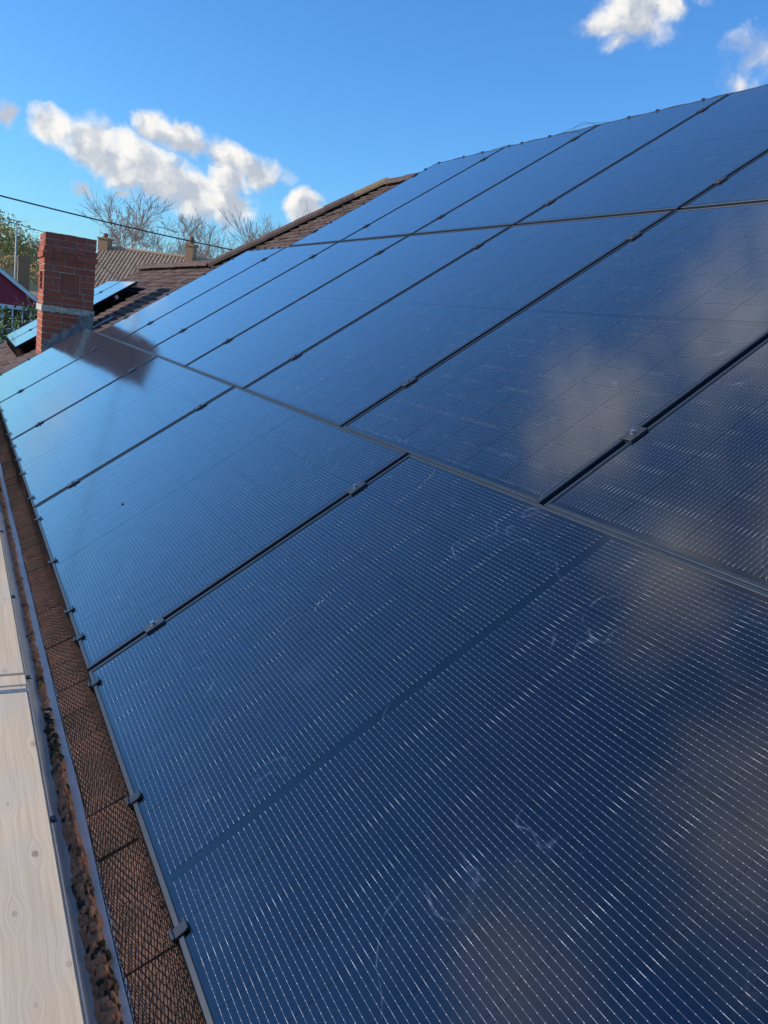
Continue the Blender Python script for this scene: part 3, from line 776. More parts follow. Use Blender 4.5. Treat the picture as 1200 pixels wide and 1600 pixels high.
# ------------------------------------------------------------------ solar panels
FH, LIP = 0.030, 0.011
def panel_meshes(LX, LY, landscape):
    """LX up slope, LY along the eave"""
    out = {}
    fr = MB(); b = .0015
    fr.box(0, LX, 0, LIP, -FH, 0, bev=b); fr.box(0, LX, LY-LIP, LY, -FH, 0, bev=b)
    fr.box(0, LIP, LIP, LY-LIP, -FH, -.0002, bev=b); fr.box(LX-LIP, LX, LIP, LY-LIP, -FH, -.0002, bev=b)
    out['frame'] = fr.mesh('frame', M['frame'])
    bs = MB(); z = -.0026
    i_ = LIP-.001
    bs.quad((i_, i_, z), (LX-i_, i_, z), (LX-i_, LY-i_, z), (i_, LY-i_, z), uv=[(0, 0), (0, 0), (0, 0), (0, 0)])
    bs.quad((i_, i_, z-.006), (i_, LY-i_, z-.006), (LX-i_, LY-i_, z-.006), (LX-i_, i_, z-.006))
    out['backsheet'] = bs.mesh('backsheet', M['back'])
    Ls, Ws = (LY, LX) if landscape else (LX, LY)
    mid = .024; mar = .024; marw = .017
    cp = (Ls-2*mar-mid)/18; wp = (Ws-2*marw)/6
    gap = .0016
    cl, cw = cp-gap, wp-gap
    cz = -.0022
    def cell_poly(cx, cy, k=0):
        # cx along wires, cy across
        ch = .0065; c2 = .0095
        P = [(ch, 0), (cl-ch, 0), (cl, c2), (cl, cw-c2), (cl-ch, cw), (ch, cw), (0, cw-c2), (0, c2)]
        pts = []; uv = []
        for a, b_ in P:
            A, B = cx+a, cy+b_
            pts.append((B, A, cz) if landscape else (A, B, cz)); uv.append((.0+.999*a/cl*.998+.001, b_/cw*16))
        if landscape: pts.reverse(); uv.reverse()
        return pts, uv
    pts, uv = cell_poly(0, 0); mb = MB(); mb.poly(pts, uv); out['cell'] = mb.mesh('cell', M['cell'])
    pos = []
    alls = MB()
    for h in range(2):
        for a in range(9):
            for b_ in range(6):
                cx = mar+h*(9*cp+mid)+a*cp+gap/2; cy = marw+b_*wp+gap/2
                pos.append((cy, cx) if landscape else (cx, cy))
                p_, u_ = cell_poly(cx, cy); alls.poly(p_, u_)
    out['cells'] = alls.mesh('cells', M['cell']); out['pos'] = pos
    # wires bridging the gaps between cells, and ribbons at string ends
    rb = MB()
    for b_ in range(6):
        for wv_ in range(16):
            cy = marw+b_*wp+gap/2+(wv_+.5)*cw/16; hw = .00035
            for h in range(2):
                a0 = mar+h*(9*cp+mid); a1 = a0+9*cp
                q_ = [(a0, cy-hw), (a1, cy-hw), (a1, cy+hw), (a0, cy+hw)]
                if landscape: q_ = [(y_, x_) for x_, y_ in reversed(q_)]
                rb.quad(*[(x_, y_, -.0024) for x_, y_ in q_])
    out['ribbons'] = rb.mesh('wire_ribbons', M['ribbon'])
    return out
M['ribbon'] = basic('ribbon_wire', (0.42, 0.43, 0.45), 0.45, (0.22, 0.22, 0.23), 30)
M['ribbon'].node_tree.nodes['Principled BSDF'].inputs['Coat Weight'].default_value = 1.0
W1, L1 = 1.137, 1.797
L2, W2 = 1.7935, 1.156
P1, P2 = 1.8167, 1.1763
LAND = panel_meshes(W1, L1, True); PORT = panel_meshes(L2, W2, False)
# clamp: a plate bridging two frames with a raised body and bolt
def clamp_mesh():
    mb = MB()
    mb.box(-.030, .030, -.021, .021, .0012, .0052, bev=.001)
    mb.box(-.028, .028, -.0095, .0095, -.026, .0012)
    return mb
CLM = clamp_mesh().mesh('clamp', M['clamp'])
mb = MB(); mb.tube([(0, 0, .004), (0, 0, .0130)], .0068, 10); mb.tube([(0, 0, .004), (0, 0, .0062)], .0095, 12)
BLT = mb.mesh('bolt', M['steel'])
mb = MB()
for k in range(1):
    mb.tube([(0, 0, .0131), (0, 0, .0134)], .0036, 6)
SCK = mb.mesh('socket', M['plastic'])
sm_poly = None
def make_panel(v0, u0, kind, cells, label, clamps, n=0.0):
    ms = LAND if kind == 'L' else PORT
    t_ = thing('solar_panel', label, 'solar panel', group='black solar panels on the roof', mat=rmat(v0, u0, n))
    link('frame', ms['frame'], t_); link('backsheet', ms['backsheet'], t_)
    if cells:
        for (x, y) in ms['pos']:
            o = link('cell', ms['cell'], t_); o.location = (x, y, 0)
    else: link('cell_sheet', ms['cells'], t_, kind='stuff')
    link('wire_ribbons', ms['ribbons'], t_, kind='stuff')
    for (x, y, r) in clamps:
        c = link('clamp', CLM, t_); c.location = (x, y, 0); c.rotation_euler = (0, 0, r+rt.uniform(-.03, .03))
        bo = link('bolt', BLT, c)
    return t_
ordn = ['nearest', 'second', 'third', 'fourth', 'fifth', 'sixth', 'seventh']
rowA = [
 'nearest landscape panel of the lowest row, filling the lower right of the photo',
 'second landscape panel of the lowest row, with a small dark speck on it',
 'third landscape panel of the lowest row, plain blue, before the chimney reflection',
 'fourth landscape panel of the lowest row, the red chimney reflected in its top',
 'farthest landscape panel of the lowest row, at the foot of the brick chimney']
PANELS = []
for i, k in enumerate(range(-1, 4)):
    u0 = k*P1+.010
    cl = []
    if k > -1: cl = [(.213, -.010, 0), (.93, -.010, 0)]
    PANELS.append(make_panel(0, u0, 'L', k <= 0, rowA[i], cl))
PANELS[-1]
VB, VC = 1.139, 2.957
UB = -.6586
rowB = ['nearest panel of the middle row, at the right edge with clouds reflected in it',
 'second portrait panel of the middle row, wide, with a clamp on its right seam',
 'third portrait panel of the middle row, above the second landscape panel',
 'fourth portrait panel of the middle row, plain deep blue',
 'fifth portrait panel of the middle row, above the chimney reflection',
 'sixth portrait panel of the middle row, next to last before the tiled slope',
 'farthest portrait panel of the middle row, edging the bare brown tiles beyond']
for i, k in enumerate(range(-1, 6)):
    u0 = UB+k*P2+.010
    cl = [(1.46-VB, -.010, 0), (2.68-VB, -.010, 0)] if k > -1 else []
    if k == 5: cl.append((.32, W2+.006, 0))
    PANELS.append(make_panel(VB, u0, 'P', k <= 1, rowB[i], cl))
rowC = ['nearest panel of the top row, a dark corner of it at the right edge',
 'second panel of the top row, its top edge at the upper right skyline',
 'third portrait panel of the top row, between two clamped seams on the skyline',
 'fourth portrait panel of the top row, narrow, with clips along its skyline edge',
 'farthest portrait panel of the top row, beside the brown hip tiles']
for i, k in enumerate(range(0, 5)):
    u0 = UB+k*P2+.010
    cl = [(3.22-VC, -.010, 0), (4.50-VC, -.010, 0)]
    if k == 4: cl += [(.30, W2+.006, 0), (1.52, W2+.006, 0)]
    PANELS.append(make_panel(VC, u0, 'P', False, rowC[i], cl if k > 0 else []))
# speck and scuffs
mb = MB(); mb.blob((.34, 1.12, .0), .006, 3, (1, 1.2, .4)); sp_ = build(mb, 'speck', M['moss'], PANELS[1])
M['smear'] = basic('chalk_smear', (0.30, 0.33, 0.37), 0.7, (0.05, 0.07, 0.10), 45)
def smear(parent, pts, wd, seed):
    mb = MB(); r = random.Random(seed)
    for i in range(len(pts)-1):
        a = Vector((*pts[i], -.0018)); b_ = Vector((*pts[i+1], -.0018)); d = (b_-a).normalized(); s_ = Vector((-d.y, d.x, 0))
        for k in range(9):
            c0 = a.lerp(b_, k/9+r.uniform(0, .02)); c1 = a.lerp(b_, (k+.75)/9); o_ = s_*wd*r.uniform(-.5, .5); w_ = wd*r.uniform(.05, .25)
            mb.quad(c0+o_-s_*w_, c1+o_-s_*w_*.3, c1+o_+s_*w_*.3, c0+o_+s_*w_)
    return build(mb, 'smear', M['smear'], parent)

# supporting rails under the panels (run along the eave)
railt = thing('mounting_rails', 'aluminium rails under the black solar panels, seen only as edges in the gaps', 'rails')
for vv in (.213, .93, 1.46, 2.68, 3.22, 4.50):
    mb = MB(); ue = 7.2 if vv < 1.1 else (6.4 if vv < 3 else 5.2)
    mb.box(vv-.02, vv+.02, -2.0, ue, -.075, -.034)
    o = build(mb, 'rail', M['frame'], railt); o.matrix_world = MR

# far array beyond the chimney
FU = 9.22
far_l = ['nearer panel of the small array behind the chimney, its raised dark edge above tiles',
         'small array behind the chimney, its farther panel reflecting pale sky']
for k in range(2):
    make_panel(.425, FU+k*P2*1.0, 'P', False, far_l[k], [(.32, W2+.006, 0), (1.45, W2+.006, 0)] if k == 0 else [])
brk = thing('roof_brackets', 'short metal brackets under the raised near edge of the small array behind the chimney', 'brackets')
for vv in (.75, 1.87):
    mb = MB(); mb.box(vv-.02, vv+.02, FU-.05, FU+2.4, -.075, -.034); o = build(mb, 'rail', M['rail'], brk); o.matrix_world = MR
    mb = MB(); mb.box(vv-.05, vv+.01, FU+.06, FU+.08, -.10, -.078); mb.box(vv-.05, vv-.04, FU+.06, FU+.08, -.135, -.10)
    o = build(mb, 'roof_hook', M['rail'], brk); o.matrix_world = MR

# ------------------------------------------------------------------ bird mesh along the eave, clips
bm_ = thing('bird_mesh', 'black diamond wire mesh closing the gap between lowest panels and the tiles', 'mesh')
net = MB(); rn = random.Random(21)
PROF = [(-.003, -.020), (-.012, -.030), (-.030, -.052), (-.055, -.082), (-.080, -.100), (-.105, -.113), (-.128, -.121), (-.150, -.125)]
def netp(s, u):
    k = s*(len(PROF)-1); i = min(int(k), len(PROF)-2); f = k-i
    v = PROF[i][0]*(1-f)+PROF[i+1][0]*f; n_ = PROF[i][1]*(1-f)+PROF[i+1][1]*f
    wob = noise.noise(Vector((u*1.1, s*1.0, 0)))*.016*math.sin(math.pi*min(1, s*1.05)) + noise.noise(Vector((u*4, s*2, 5)))*.003*math.sin(math.pi*s)
    fold = max(0, noise.noise(Vector((u*1.3+4, 0, 9))))*.03*s*(1-s)*4
    endw = noise.noise(Vector((u*1.8, 1, 3)))*.005*s
    return RF(v+wob*.6-endw-fold*.2, u, max(n_+wob+fold*.5, TN+.016) if s > .8 else n_+wob+fold*.5)
U0, U1 = -1.9, 7.27
pitch = .031; span = .56
for sgn in (1, -1):
    k = 0; u = U0-span
    while u < U1+span:
        pts = []
        for j in range(16):
            s = j/15; uu = (u+s*span if sgn > 0 else u+span-s*span)
            if U0 <= uu <= U1: pts.append(netp(s, uu+noise.noise(Vector((uu*9, s*6, 8)))*.003))
        if len(pts) > 1: net.tube(pts, .00085, 4, cap=False)
        u += pitch
build(net, 'wire_mesh', M['wire'], bm_, kind='stuff')
edge = MB()
for s in (0.0, 1.0):
    edge.tube([netp(s, U0+(U1-U0)*k/240) for k in range(241)], .0011, 5)
build(edge, 'edge_wire', M['wire'], bm_)
def clip_mb():
    mb = MB()
    # hook folded over the frame lip: top plate, down-turned front, inner fold
    mb.box(-.006, .022, -.011, .011, .0010, .0042, bev=.0008)
    mb.box(-.0085, -.0055, -.011, .011, -.026, .0040)
    mb.box(-.006, .004, -.009, .009, -.033, -.030)
    mb.box(.0185, .0225, -.012, .012, .0012, .0075)
    mb.box(-.0085, -.004, -.012, .012, .003, .0075)
    return mb
CLIP = clip_mb().mesh('mesh_clip', M['plastic'])
mb = MB(); mb.box(-.010, .008, -.011, .011, -.004, .005, bev=.002); mb.tube([(-.004, 0, .003), (-.004, 0, .009)], .006, 8); CLIP2 = mb.mesh('mesh_clip', M['plastic'])
for u in (-1.03, -.64, -.09, .22, .45, .97, 1.59, 1.99, 2.56, 2.95, 3.39, 3.86, 4.47, 5.0, 5.7, 6.3, 6.9):
    c = link('mesh_clip', CLIP, bm_, rmat(-.0, u, 0) @ Matrix.Rotation(rt.uniform(-.12, .12), 4, 'Z'))
VT = VC+L2
for u in (1.9, 2.29, 2.56, 3.44, 3.81, 3.99, 4.40, 4.71, 5.16):
    link('mesh_clip', CLIP2, bm_, rmat(VT+.002, u, 0))
for v in (4.62, 4.50, 3.85, 3.45): link('mesh_clip', CLIP2, bm_, rmat(v, UB+5*P2+.002, 0) @ Matrix.Rotation(rad(90), 4, 'Z'))
for u in (5.42, 5.62, 5.82, 6.05, 6.25): link('mesh_clip', CLIP2, bm_, rmat(VB+L2+.004, u, 0))
for v in (1.95, 2.75, 2.4): link('mesh_clip', CLIP2, bm_, rmat(v, UB+6*P2+.002, 0) @ Matrix.Rotation(rad(90), 4, 'Z'))
for v in (.12, .45, .8): link('mesh_clip', CLIP2, bm_, rmat(v, 4*P1+.002, 0) @ Matrix.Rotation(rad(90), 4, 'Z'))
mb = MB()
for u0, u1, h in ((2.75, 3.35, .03), (2.9, 3.2, .045), (3.9, 4.3, .015)):
    mb.tube([RF(VT+.02, u0+(u1-u0)*k/12, -.01+h*math.sin(math.pi*k/12)) for k in range(13)], .0012, 4)
mb.tube([RF(VT+.012, -1.0+6.2*k/60, -.004+.003*math.sin(k*1.7)) for k in range(61)], .0015, 4)
build(mb, 'top_edge_wire', M['wire'], bm_)

sk = thing('array_skirt', 'dark wire mesh skirt under the near edge of the small array behind the chimney', 'mesh')
net2 = MB()
def skp(s_, v): return RF(v, FU-.004-.05*s_, -.012-.118*s_)
for sgn in (1, -1):
    v = .425-.2
    while v < 2.22+.2:
        pts = []
        for j in range(5):
            q_ = j/4; vv = v+q_*.2 if sgn > 0 else v+.2-q_*.2
            if .425 <= vv <= 2.21: pts.append(skp(q_, vv))
        if len(pts) > 1: net2.tube(pts, .0013, 3, cap=False)
        v += .0085
def skq(s_, u): return RF(.42-.05*s_, u, -.012-.118*s_)
for sgn in (1, -1):
    u = FU-.2
    while u < FU+2.34+.2:
        pts = []
        for j in range(5):
            q_ = j/4; uu = u+q_*.2 if sgn > 0 else u+.2-q_*.2
            if FU <= uu <= FU+2.34: pts.append(skq(q_, uu))
        if len(pts) > 1: net2.tube(pts, .0013, 3, cap=False)
        u += .0085
build(net2, 'wire_mesh', M['wire'], sk, kind='stuff')

# ------------------------------------------------------------------ overhead cables
def cable(name, label, p0, p1, sag, r, grp=None):
    mb = MB(); k = 40
    mb.tube([p0.lerp(p1, i/k)-Vector((0, 0, sag*4*(i/k)*(1-i/k))) for i in range(k+1)], r, 6)
    return build(mb, name, M['cable'], None, True, label=label, category='cable', **({'group': grp} if grp else {}))
cable('overhead_cable', 'thick black overhead cable crossing the sky from the left to behind the roof hip', at(-30, 7.8, 13), at(22, 4.2, 22), .25, .014)
cable('overhead_cable', 'thin faint overhead wire far off between the aerial mast and the bare trees', at(1.0, 4.15, 48), at(12, 3.2, 70), .3, .02)

# ------------------------------------------------------------------ vegetation
def leaf_cloud(mb, blobs, count, size, rng, flat=0.0, mi=0):
    tot = sum(r[0]*r[1]*r[2] for c, r in blobs)
    for c, r in blobs:
        nl = int(count*(r[0]*r[1]*r[2])/tot)
        for _ in range(nl):
            while True:
                d = Vector((rng.uniform(-1, 1), rng.uniform(-1, 1), rng.uniform(-1, 1)))
                if .35 < d.length < 1: break
            if noise.noise(Vector((c[0]+d.x*2.2, c[1]+d.y*2.2, c[2]+d.z*2.2))) < -.18: continue
            p = Vector(c)+Vector((d.x*r[0], d.y*r[1], d.z*r[2]))
            s_ = size*rng.uniform(.5, 1.3)
            a = Vector((rng.gauss(0, 1), rng.gauss(0, 1), rng.gauss(0, 1))).normalized(); b_ = a.cross(Vector((rng.gauss(0, 1), rng.gauss(0, 1), rng.gauss(0, 1)))).normalized()
            mb.quad(p-a*s_, p+b_*s_*.45, p+a*s_, p-b_*s_*.45)
def branch(mb, p, d, L, r, depth, rng, spread=.55, up=.12, kids=(2, 4), minr=.004, tips=None):
    k = 4 if depth > 1 else 3; pts = [p]; rs = [r]; q_ = p.copy(); dd = d.copy()
    for i in range(k):
        dd = (dd+Vector((rng.gauss(0, .13), rng.gauss(0, .13), rng.gauss(0, .10)+up*.25))).normalized()
        q_ = q_+dd*(L/k); pts.append(q_.copy()); rs.append(max(minr, r*(1-.42*(i+1)/k)))
    mb.tube(pts, rs, 5 if depth > 2 else 3, cap=False)
    if depth == 0:
        if tips is not None: tips.append(q_.copy())
        return
    for _ in range(rng.randint(*kids)+(1 if depth > 2 else 0)):
        t_ = rng.uniform(.35, 1.0); i = min(int(t_*k), k-1); bp = pts[i].lerp(pts[i+1], t_*k-i)
        nd = (dd+Vector((rng.gauss(0, spread), rng.gauss(0, spread), rng.gauss(0, spread*.7)+up))).normalized()
        branch(mb, bp, nd, L*rng.uniform(.55, .82), max(minr, rs[i]*rng.uniform(.45, .68)), depth-1, rng, spread, up, kids, minr, tips)
def bare_tree(az, dist, topel, label, seed, r0=.14, depth=5, mat='barkpale', minr=.012, fork=3, lean=0.0, spread=.55, kids=(2, 4)):
    rng = random.Random(seed); base = at(az, 0, dist); base.z = GZ
    H = at(az, topel, dist).z-GZ
    t_ = thing('bare_tree', label, 'tree', tuple(base), 'bare winter trees behind the roofs')
    mb = MB(); th = H*.30
    mb.tube([(0, 0, -.2), (lean*.3, 0, th*.5), (lean*.6, .05, th)], [r0*1.3, r0, r0*.85], 8); build(mb, 'trunk', M[mat], t_, True)
    cr = MB()
    for k in range(fork):
        a = 2*math.pi*(k/fork)+rng.uniform(-.4, .4)
        d = Vector((math.cos(a)*.45+lean*.2, math.sin(a)*.45, 1)).normalized()
        branch(cr, Vector((lean*.6, .05, th-.1)), d, H*.30, r0*.6, depth, rng, spread, .12, kids, minr)
    build(cr, 'crown', M[mat], t_, True)
    return t_
bare_tree(10.6, 66, 7.4, 'bare spreading tree on the left, rising above the tan roof', 4, r0=.18, depth=5, minr=.012, fork=4, spread=.5, kids=(2, 3))
bare_tree(13.4, 72, 7.3, 'bare tree whose tall limb crosses the black cable', 7, r0=.16, depth=5, minr=.012, spread=.42, fork=2, kids=(2, 3))
bare_tree(17.0, 62, 6.9, 'bare tree with many fine twigs just left of the brown hip', 12, r0=.16, depth=5, minr=.011, fork=3, kids=(2, 3))
bare_tree(20.3, 60, 8.3, 'slim bare tree against the small white cloud beside the hip', 19, r0=.13, depth=4, minr=.013, spread=.33, fork=2)
bare_tree(15.2, 85, 5.4, 'low hazy bare tree behind the slim far chimney', 23, r0=.14, depth=5, minr=.013, kids=(2, 3))

def leafy(az, dist, topel, wd, mat, label, seed, count=2600, size=.16, gz=None, grp='trees on the wooded rise at the left', squash=1.0):
    rng = random.Random(seed); base = at(az, 0, dist); base.z = GZ if gz is None else gz
    H = at(az, topel, dist).z-base.z
    t_ = thing('leafy_tree', label, 'tree', tuple(base), grp)
    mb = MB(); mb.tube([(0, 0, -.3), (.05, 0, H*.35), (0, .1, H*.75)], [.16, .12, .05], 7); 
    for k in range(9):
        a = rng.uniform(0, 6.3); h = H*rng.uniform(.3, .8)
        mb.tube([(0, 0, h), (math.cos(a)*wd*.3, math.sin(a)*wd*.3, h+H*.1), (math.cos(a)*wd*.45, math.sin(a)*wd*.45, h+H*.2)], [.06, .035, .012], 5)
    build(mb, 'trunk', M['bark'], t_, True)
    bl = []
    for k in range(15):
        a = rng.uniform(0, 6.3); rr = wd*rng.uniform(0, .36); h = rng.uniform(.32, .86)*H
        s_ = wd*rng.uniform(.14, .26)
        bl.append(((math.cos(a)*rr, math.sin(a)*rr, h), (s_, s_, s_*.85*squash)))
    bl.append(((0, 0, H*.9), (wd*.16, wd*.16, H*.1)))
    cr = MB(); leaf_cloud(cr, bl, count, size, rng); build(cr, 'crown', M[mat], t_)
    return t_
leafy(2.4, 120, 3.9, 15, 'leaf_green', 'green and yellow tree at the left edge, highest of the wooded rise', 1, 13000, .20)
leafy(4.5, 128, 3.0, 12, 'leaf_brown', 'russet-brown tree behind the slim aerial mast', 2, 12000, .18)
leafy(6.4, 134, 2.7, 12, 'leaf_gold', 'golden-brown tree just left of the red brick chimney', 3, 10000, .18)
leafy(3.2, 98, 1.9, 9, 'leaf_gold', 'low golden bush behind the red gabled house', 5, 8000, .15)
leafy(5.2, 92, 1.5, 8, 'leaf_gold', 'orange-brown bush between tan brick stack and red chimney', 6, 8000, .14)
leafy(1.2, 105, 2.6, 10, 'leaf_green', 'olive tree at the very left edge, behind the red gable', 8, 9000, .17)
leafy(-5, 110, 1.6, 12, 'leaf_green', 'broad green tree left of the photo edge', 9, 5000, .28)
leafy(-7.6, 60, 3.6, 4, 'leaf_gold', 'tall golden tree left of the photo edge', 10, 5000, .14)
leafy(-15, 100, 2.0, 14, 'leaf_brown', 'brown tree further left of the photo edge', 13, 5000, .28)
leafy(7.6, 140, 3.45, 4, 'leaf_cyp', 'dark evergreen top peeping just over the red chimney', 14, 3000, .2)
leafy(17.5, 110, 4.0, 13, 'leaf_brown', 'pinkish-brown twiggy tree behind the slim far chimney', 15, 5000, .08)
# cypress
cyb = at(5.3, 0, 60); cyb.z = GZ; Hc = at(5.3, 1.9, 60).z-GZ
cy = thing('cypress', 'narrow dark green cypress left of the red brick chimney', 'tree', tuple(cyb))
mb = MB(); mb.tube([(0, 0, -.2), (0, 0, Hc*.9)], [.1, .03], 6); build(mb, 'trunk', M['bark'], cy)
mb = MB(); rng = random.Random(31)
bl = [((rng.uniform(-.08, .08), rng.uniform(-.08, .08), Hc*(.10+.86*k/14)), (max(.25, .95*(1-(k/14)**1.8)), max(.25, .95*(1-(k/14)**1.8)), Hc*.07)) for k in range(15)]
leaf_cloud(mb, bl, 8000, .10, rng); build(mb, 'crown', M['leaf_cyp'], cy)
# hedge
hc = at(2.0, 0, 17); 
hd_ = thing('hedge', 'tall leafy green hedge in front of the red gabled house, left of the chimney', 'hedge', (hc.x, hc.y, GZ))
rng = random.Random(41); bl = []
for k in range(64):
    x = -4.2+(k//4)*.40+rng.uniform(-.1, .1); h = (.25, .55, .82, 1.0)[k % 4]
    H = at(2, -1.45, 17).z-GZ+.15*math.sin(x*2.3)
    bl.append(((x, rng.uniform(-.5, .5), h*(H-.5)), (.55, .55, .5)))
mb = MB(); leaf_cloud(mb, bl, 22000, .06, rng); build(mb, 'foliage', M['leaf_hedge'], hd_)
mb = MB()
for k in range(12): 
    x = -4+k*.5; mb.tube([(x, 0, 0), (x+.1, .1, 1.2), (x, 0, 2.2)], [.04, .03, .015], 5)
build(mb, 'stems', M['bark'], hd_)
# bare brown shrub between the chimney and the wing ridge
for i, (az, el, dist, lab) in enumerate(((8.6, .9, 26, 'brown bare shrub just right of the red chimney, below the tan far roof'), (10.2, 1.3, 28, 'twiggy brown shrub behind the left end of the wing ridge'))):
    base = at(az, 0, dist); base.z = GZ; t_ = thing('bare_shrub', lab, 'shrub', tuple(base), 'bare brown shrubs behind the wing')
    H = at(az, el, dist).z-GZ; cr = MB(); rng = random.Random(60+i)
    for k in range(9):
        a = rng.uniform(0, 6.3); branch(cr, Vector((math.cos(a)*.3, math.sin(a)*.3, 0)), Vector((math.cos(a)*.3, math.sin(a)*.3, 1)).normalized(), H*.45, .03, 4, rng, .45, .1, (2, 4), .006)
    build(cr, 'branches', M['barkpale'], t_)

# ------------------------------------------------------------------ far houses
# tan tiled house, right of the red chimney
A = at(8.35, 0, 55.5); A.z = 0; B_ = at(17.5, 0, 52); B_.z = 0
fh = thing('far_house', 'far brick house with tan tiled roof and two chimneys, right of the red chimney', 'house', (A.x, A.y, GZ))
ax = (B_-A); LH = ax.length; ax.normalize(); ay = Vector((-ax.y, ax.x, 0))
fh.matrix_world = Matrix(((ax.x, ay.x, 0, A.x), (ax.y, ay.y, 0, A.y), (0, 0, 1, GZ), (0, 0, 0, 1)))
zr_ = at(8.35, 3.25, 55.5).z-GZ; ze_ = zr_-3.4; dep = 4.0
w = MB(); w.box(0.2, LH-.2, -dep+.25, dep-.25, 0, ze_+.1); build(w, 'wall', M['brickfar'], fh)
w = MB(); w.poly([(.2, -dep+.25, ze_+.1), (.2, dep-.25, ze_+.1), (.2, 0, zr_-.15)]); build(w, 'gable', M['brickfar'], fh); w = MB(); w.poly([(LH-.2, dep-.25, ze_+.1), (LH-.2, -dep+.25, ze_+.1), (LH-.2, 0, zr_-.15)]); build(w, 'gable', M['brickfar'], fh)
w = MB(); w.quad((0, -dep, ze_), (LH, -dep, ze_), (LH, 0, zr_), (0, 0, zr_)); w.quad((LH, dep, ze_), (0, dep, ze_), (0, 0, zr_), (LH, 0, zr_))
fr_ = build(w, 'roof', M['tilefar'], fh)
# rows of pantiles: real ridges down the slope and stepped courses
w = MB(); nc = 26; sl_ = math.hypot(dep, zr_-ze_)
sdir = Vector((0, dep, zr_-ze_))/sl_; snrm = Vector((0, -(zr_-ze_), dep))/sl_
for c in range(nc):
    s0 = sl_*c/nc; s1 = sl_*(c+1)/nc+.02
    x = 0
    while x < LH-.05:
        x1 = min(x+.24, LH); 
        a = Vector((x, -dep, ze_))+sdir*s0+snrm*.05; b_ = Vector((x1, -dep, ze_))+sdir*s0+snrm*.05
        am = Vector(((x+x1)/2, -dep, ze_))+sdir*s0+snrm*.11; 
        a2 = Vector((x, -dep, ze_))+sdir*s1+snrm*.02; b2 = Vector((x1, -dep, ze_))+sdir*s1+snrm*.02; a2m = Vector(((x+x1)/2, -dep, ze_))+sdir*s1+snrm*.08
        i0 = len(w.v); w.v += [tuple(p) for p in (a, am, b_, a2, a2m, b2)]
        for f in ((0, 1, 4, 3), (1, 2, 5, 4)): w.f.append(tuple(i0+k for k in f)); w.uv.append(None); w.m.append(0)
        x += .24
build(w, 'pantiles', M['tilefar'], fr_, kind='stuff')
w = MB(); w.tube([(0, 0, zr_+.03), (LH, 0, zr_+.03)], .12, 8); build(w, 'ridge', M['tilefar'], fr_)
for (x, wd, h) in ((.25, .62, .75), (at(14.4, 0, 54).x-A.x, .5, 1.15)):
    w = MB(); xx = x if x < 1 else (Vector((at(14.4, 0, 54).x, at(14.4, 0, 54).y, 0))-A).dot(ax)
    w.box(xx-wd/2, xx+wd/2, -.35, .35, zr_-.8, zr_+h*.62); w.box(xx-wd/2-.05, xx+wd/2+.05, -.4, .4, zr_+h*.62, zr_+h*.75)
    o = build(w, 'chimney', M['bricktan'], fh)
    w = MB(); w.tube([(xx, 0, zr_+h*.75), (xx, 0, zr_+h*1.12)], [.16, .13], 10); build(w, 'chimney_pot', M['brickfar'], o)
for xx in (3, 7, 11):
    w = MB(); w.box(xx-.6, xx+.6, -dep+.18, -dep+.26, ze_-1.6, ze_-.5); o = build(w, 'window', M['white'], fh)
    w = MB(); w.box(xx-.5, xx+.5, -dep+.165, -dep+.19, ze_-1.5, ze_-.6); build(w, 'pane', M['glass'], o)

# red boarded gable house at the left
e = at(5.3, -1.05, 50); 
rh = thing('red_house', 'low house with dark red boarded gable and white bargeboard at the left edge', 'house', (e.x, e.y, GZ))
ez = e.z-GZ; hw = 3.6; ph = 3.6*math.tan(rad(36)); dpt = 7
w = MB(); w.box(-2*hw+.25, -.25, 0.06, dpt, 0, ez-.02); build(w, 'wall', M['render'], rh)
w = MB()
w.quad((-hw, -.25, ez+ph), (0.0, -.25, ez), (0.0, dpt, ez), (-hw, dpt, ez+ph)); w.quad((-2*hw, -.25, ez), (-hw, -.25, ez+ph), (-hw, dpt, ez+ph), (-2*hw, dpt, ez))
w.quad((-hw, -.25, ez+ph-.06), (-hw, dpt, ez+ph-.06), (0, dpt, ez-.06), (0, -.25, ez-.06))
w.quad((-hw, -.25, ez+ph-.06), (0, -.25, ez-.06), (0, -.25, ez), (-hw, -.25, ez+ph))
rr_ = build(w, 'roof', M['hip'], rh)
for side in (1, -1):
    w = MB();     p0 = Vector((-hw+side*hw*1.0, -.28, ez-.03)); p1 = Vector((-hw, -.28, ez+ph-.03)); dn = Vector((0, 0, -.24))
    a = [p0, p1, p1+dn, p0+dn]; b_ = [p+Vector((0, .03, 0)) for p in a]
    if side > 0: w.poly(a); w.poly(list(reversed(b_)))
    else: w.poly(list(reversed(a))); w.poly(b_)
    for i in range(4): w.quad(a[i], b_[i], b_[(i+1) % 4], a[(i+1) % 4])
    build(w, 'bargeboard', M['white'], rh)
zz = ez-.12; k = 0
while zz < ez+ph-.3:
    half = hw*(1-(zz+.14-ez)/ph)-.1 if zz > ez-.2 else hw-.3
    half = min(half, hw-.3)
    if half > .1:
        w = MB(); w.quad((-hw-half-.2, -.03, zz), (-hw+half+.2, -.03, zz), (-hw+half, .02, zz+.16), (-hw-half, .02, zz+.16))
        w.quad((-hw-half-.2, .03, zz), (-hw+half+.2, .03, zz), (-hw+half+.2, -.03, zz), (-hw-half-.2, -.03, zz))
        build(w, 'board', M['redboard'], rh)
    zz += .15
w = MB(); w.box(-2*hw+.3, -.3, -.06, .05, ez-.24, ez-.13); build(w, 'trim', M['white'], rh)
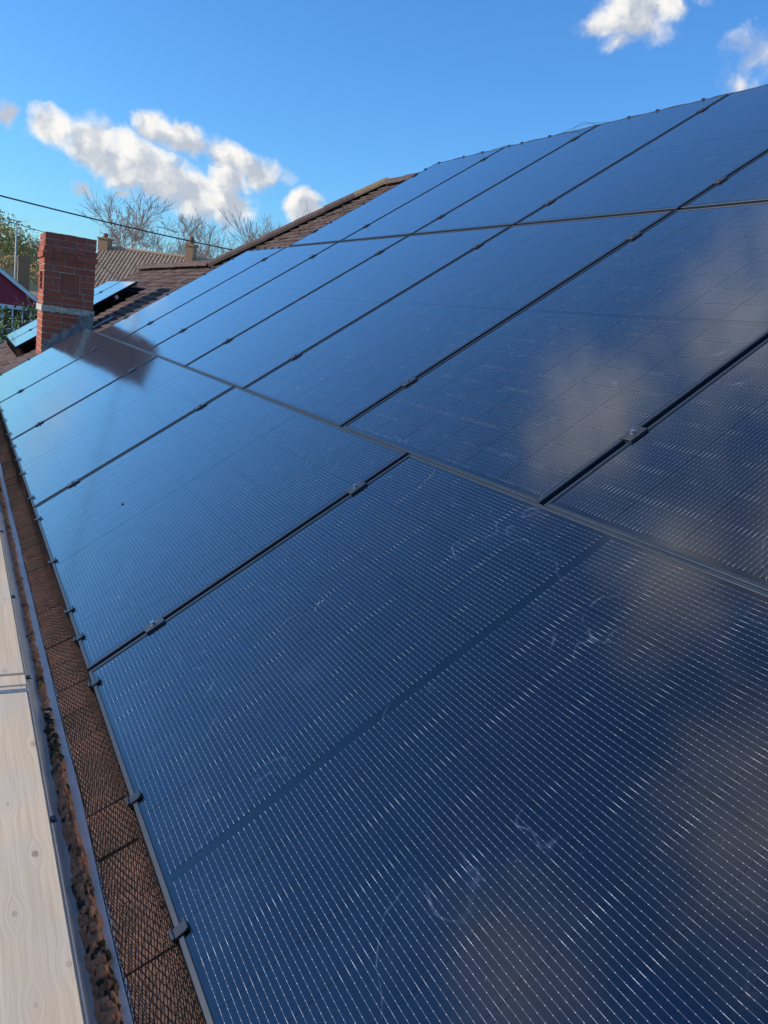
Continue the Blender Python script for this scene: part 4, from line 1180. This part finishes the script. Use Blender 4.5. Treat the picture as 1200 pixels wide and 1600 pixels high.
for x in (-5.6, -3.6, -1.6):
    w = MB()
    w.box(x-.75, x+.75, -.05, .055, ez-.33, ez-.25); w.box(x-.75, x+.75, -.05, .055, ez-1.5, ez-1.4)
    for xx in (-.75, -.25, .25, .68): w.box(x+xx, x+xx+.07, -.05, .055, ez-1.4, ez-.33)
    o = build(w, 'window', M['white'], rh)
    w = MB(); w.box(x-.7, x+.7, 0.0, .058, ez-1.4, ez-.33); build(w, 'pane', M['glass'], o)
# tan brick stack behind the red house (a house with only its stack above the roofline)
tb0 = at(3.75, 0, 64); 
bh = thing('stack_house', 'low house behind the red gable, its tall tan brick stack showing', 'house', (tb0.x, tb0.y, GZ))
ht = at(3.75, 1.95, 64).z-GZ
w = MB(); w.box(-3, 2.5, -.2, 5, 0, 2.4); build(w, 'wall', M['brickfar'], bh)
w = MB(); w.quad((-3.2, -.4, 2.35), (2.7, -.4, 2.35), (2.7, 2.4, 3.5), (-3.2, 2.4, 3.5)); w.quad((2.7, 5.2, 2.35), (-3.2, 5.2, 2.35), (-3.2, 2.4, 3.5), (2.7, 2.4, 3.5)); build(w, 'roof', M['tilefar'], bh)
w = MB(); w.box(-.37, .37, -.9, -.25, 0, ht-.2); 
for k in range(int(ht/.3)): w.box(-.38, .38, -.91, -.24, k*.3+.02, k*.3+.28)
w.box(-.43, .43, -.96, -.19, ht-.36, ht-.12); w.box(-.36, .36, -.9, -.25, ht-.12, ht)
build(w, 'chimney', M['bricktan'], bh)
# aerial mast
mp = at(3.3, 0, 75); mh = at(3.3, 4.0, 75).z-GZ
am_ = thing('aerial_mast', 'slim pale aerial mast with a crossbar, left of the red chimney against the trees', 'mast', (mp.x, mp.y, GZ))
w = MB(); w.tube([(0, 0, 0), (0, 0, mh)], [.09, .05], 8); build(w, 'pole', M['mast'], am_, True)
w = MB(); w.box(-.65, .35, -.03, .03, mh-.06, mh); build(w, 'crossbar', M['mast'], am_)
w = MB(); w.tube([(.1, 0, mh-.1), (.9, -.1, mh+.12)], .01, 4)
for k in range(6): 
    x = .2+k*.13; w.tube([(x, -.02*k/6, mh-.30+.03*k), (x, -.02*k/6, mh+.22+.03*k)], .006, 4)
build(w, 'aerial', M['mast'], am_)

smear(PANELS[0], [(1.03, 1.575), (1.07, 1.592), (1.115, 1.608)], .012, 1)
smear(PANELS[0], [(.132, 1.012), (.145, 1.022)], .010, 2)
smear(PANELS[0], [(.56, 1.36), (.59, 1.385)], .012, 3)
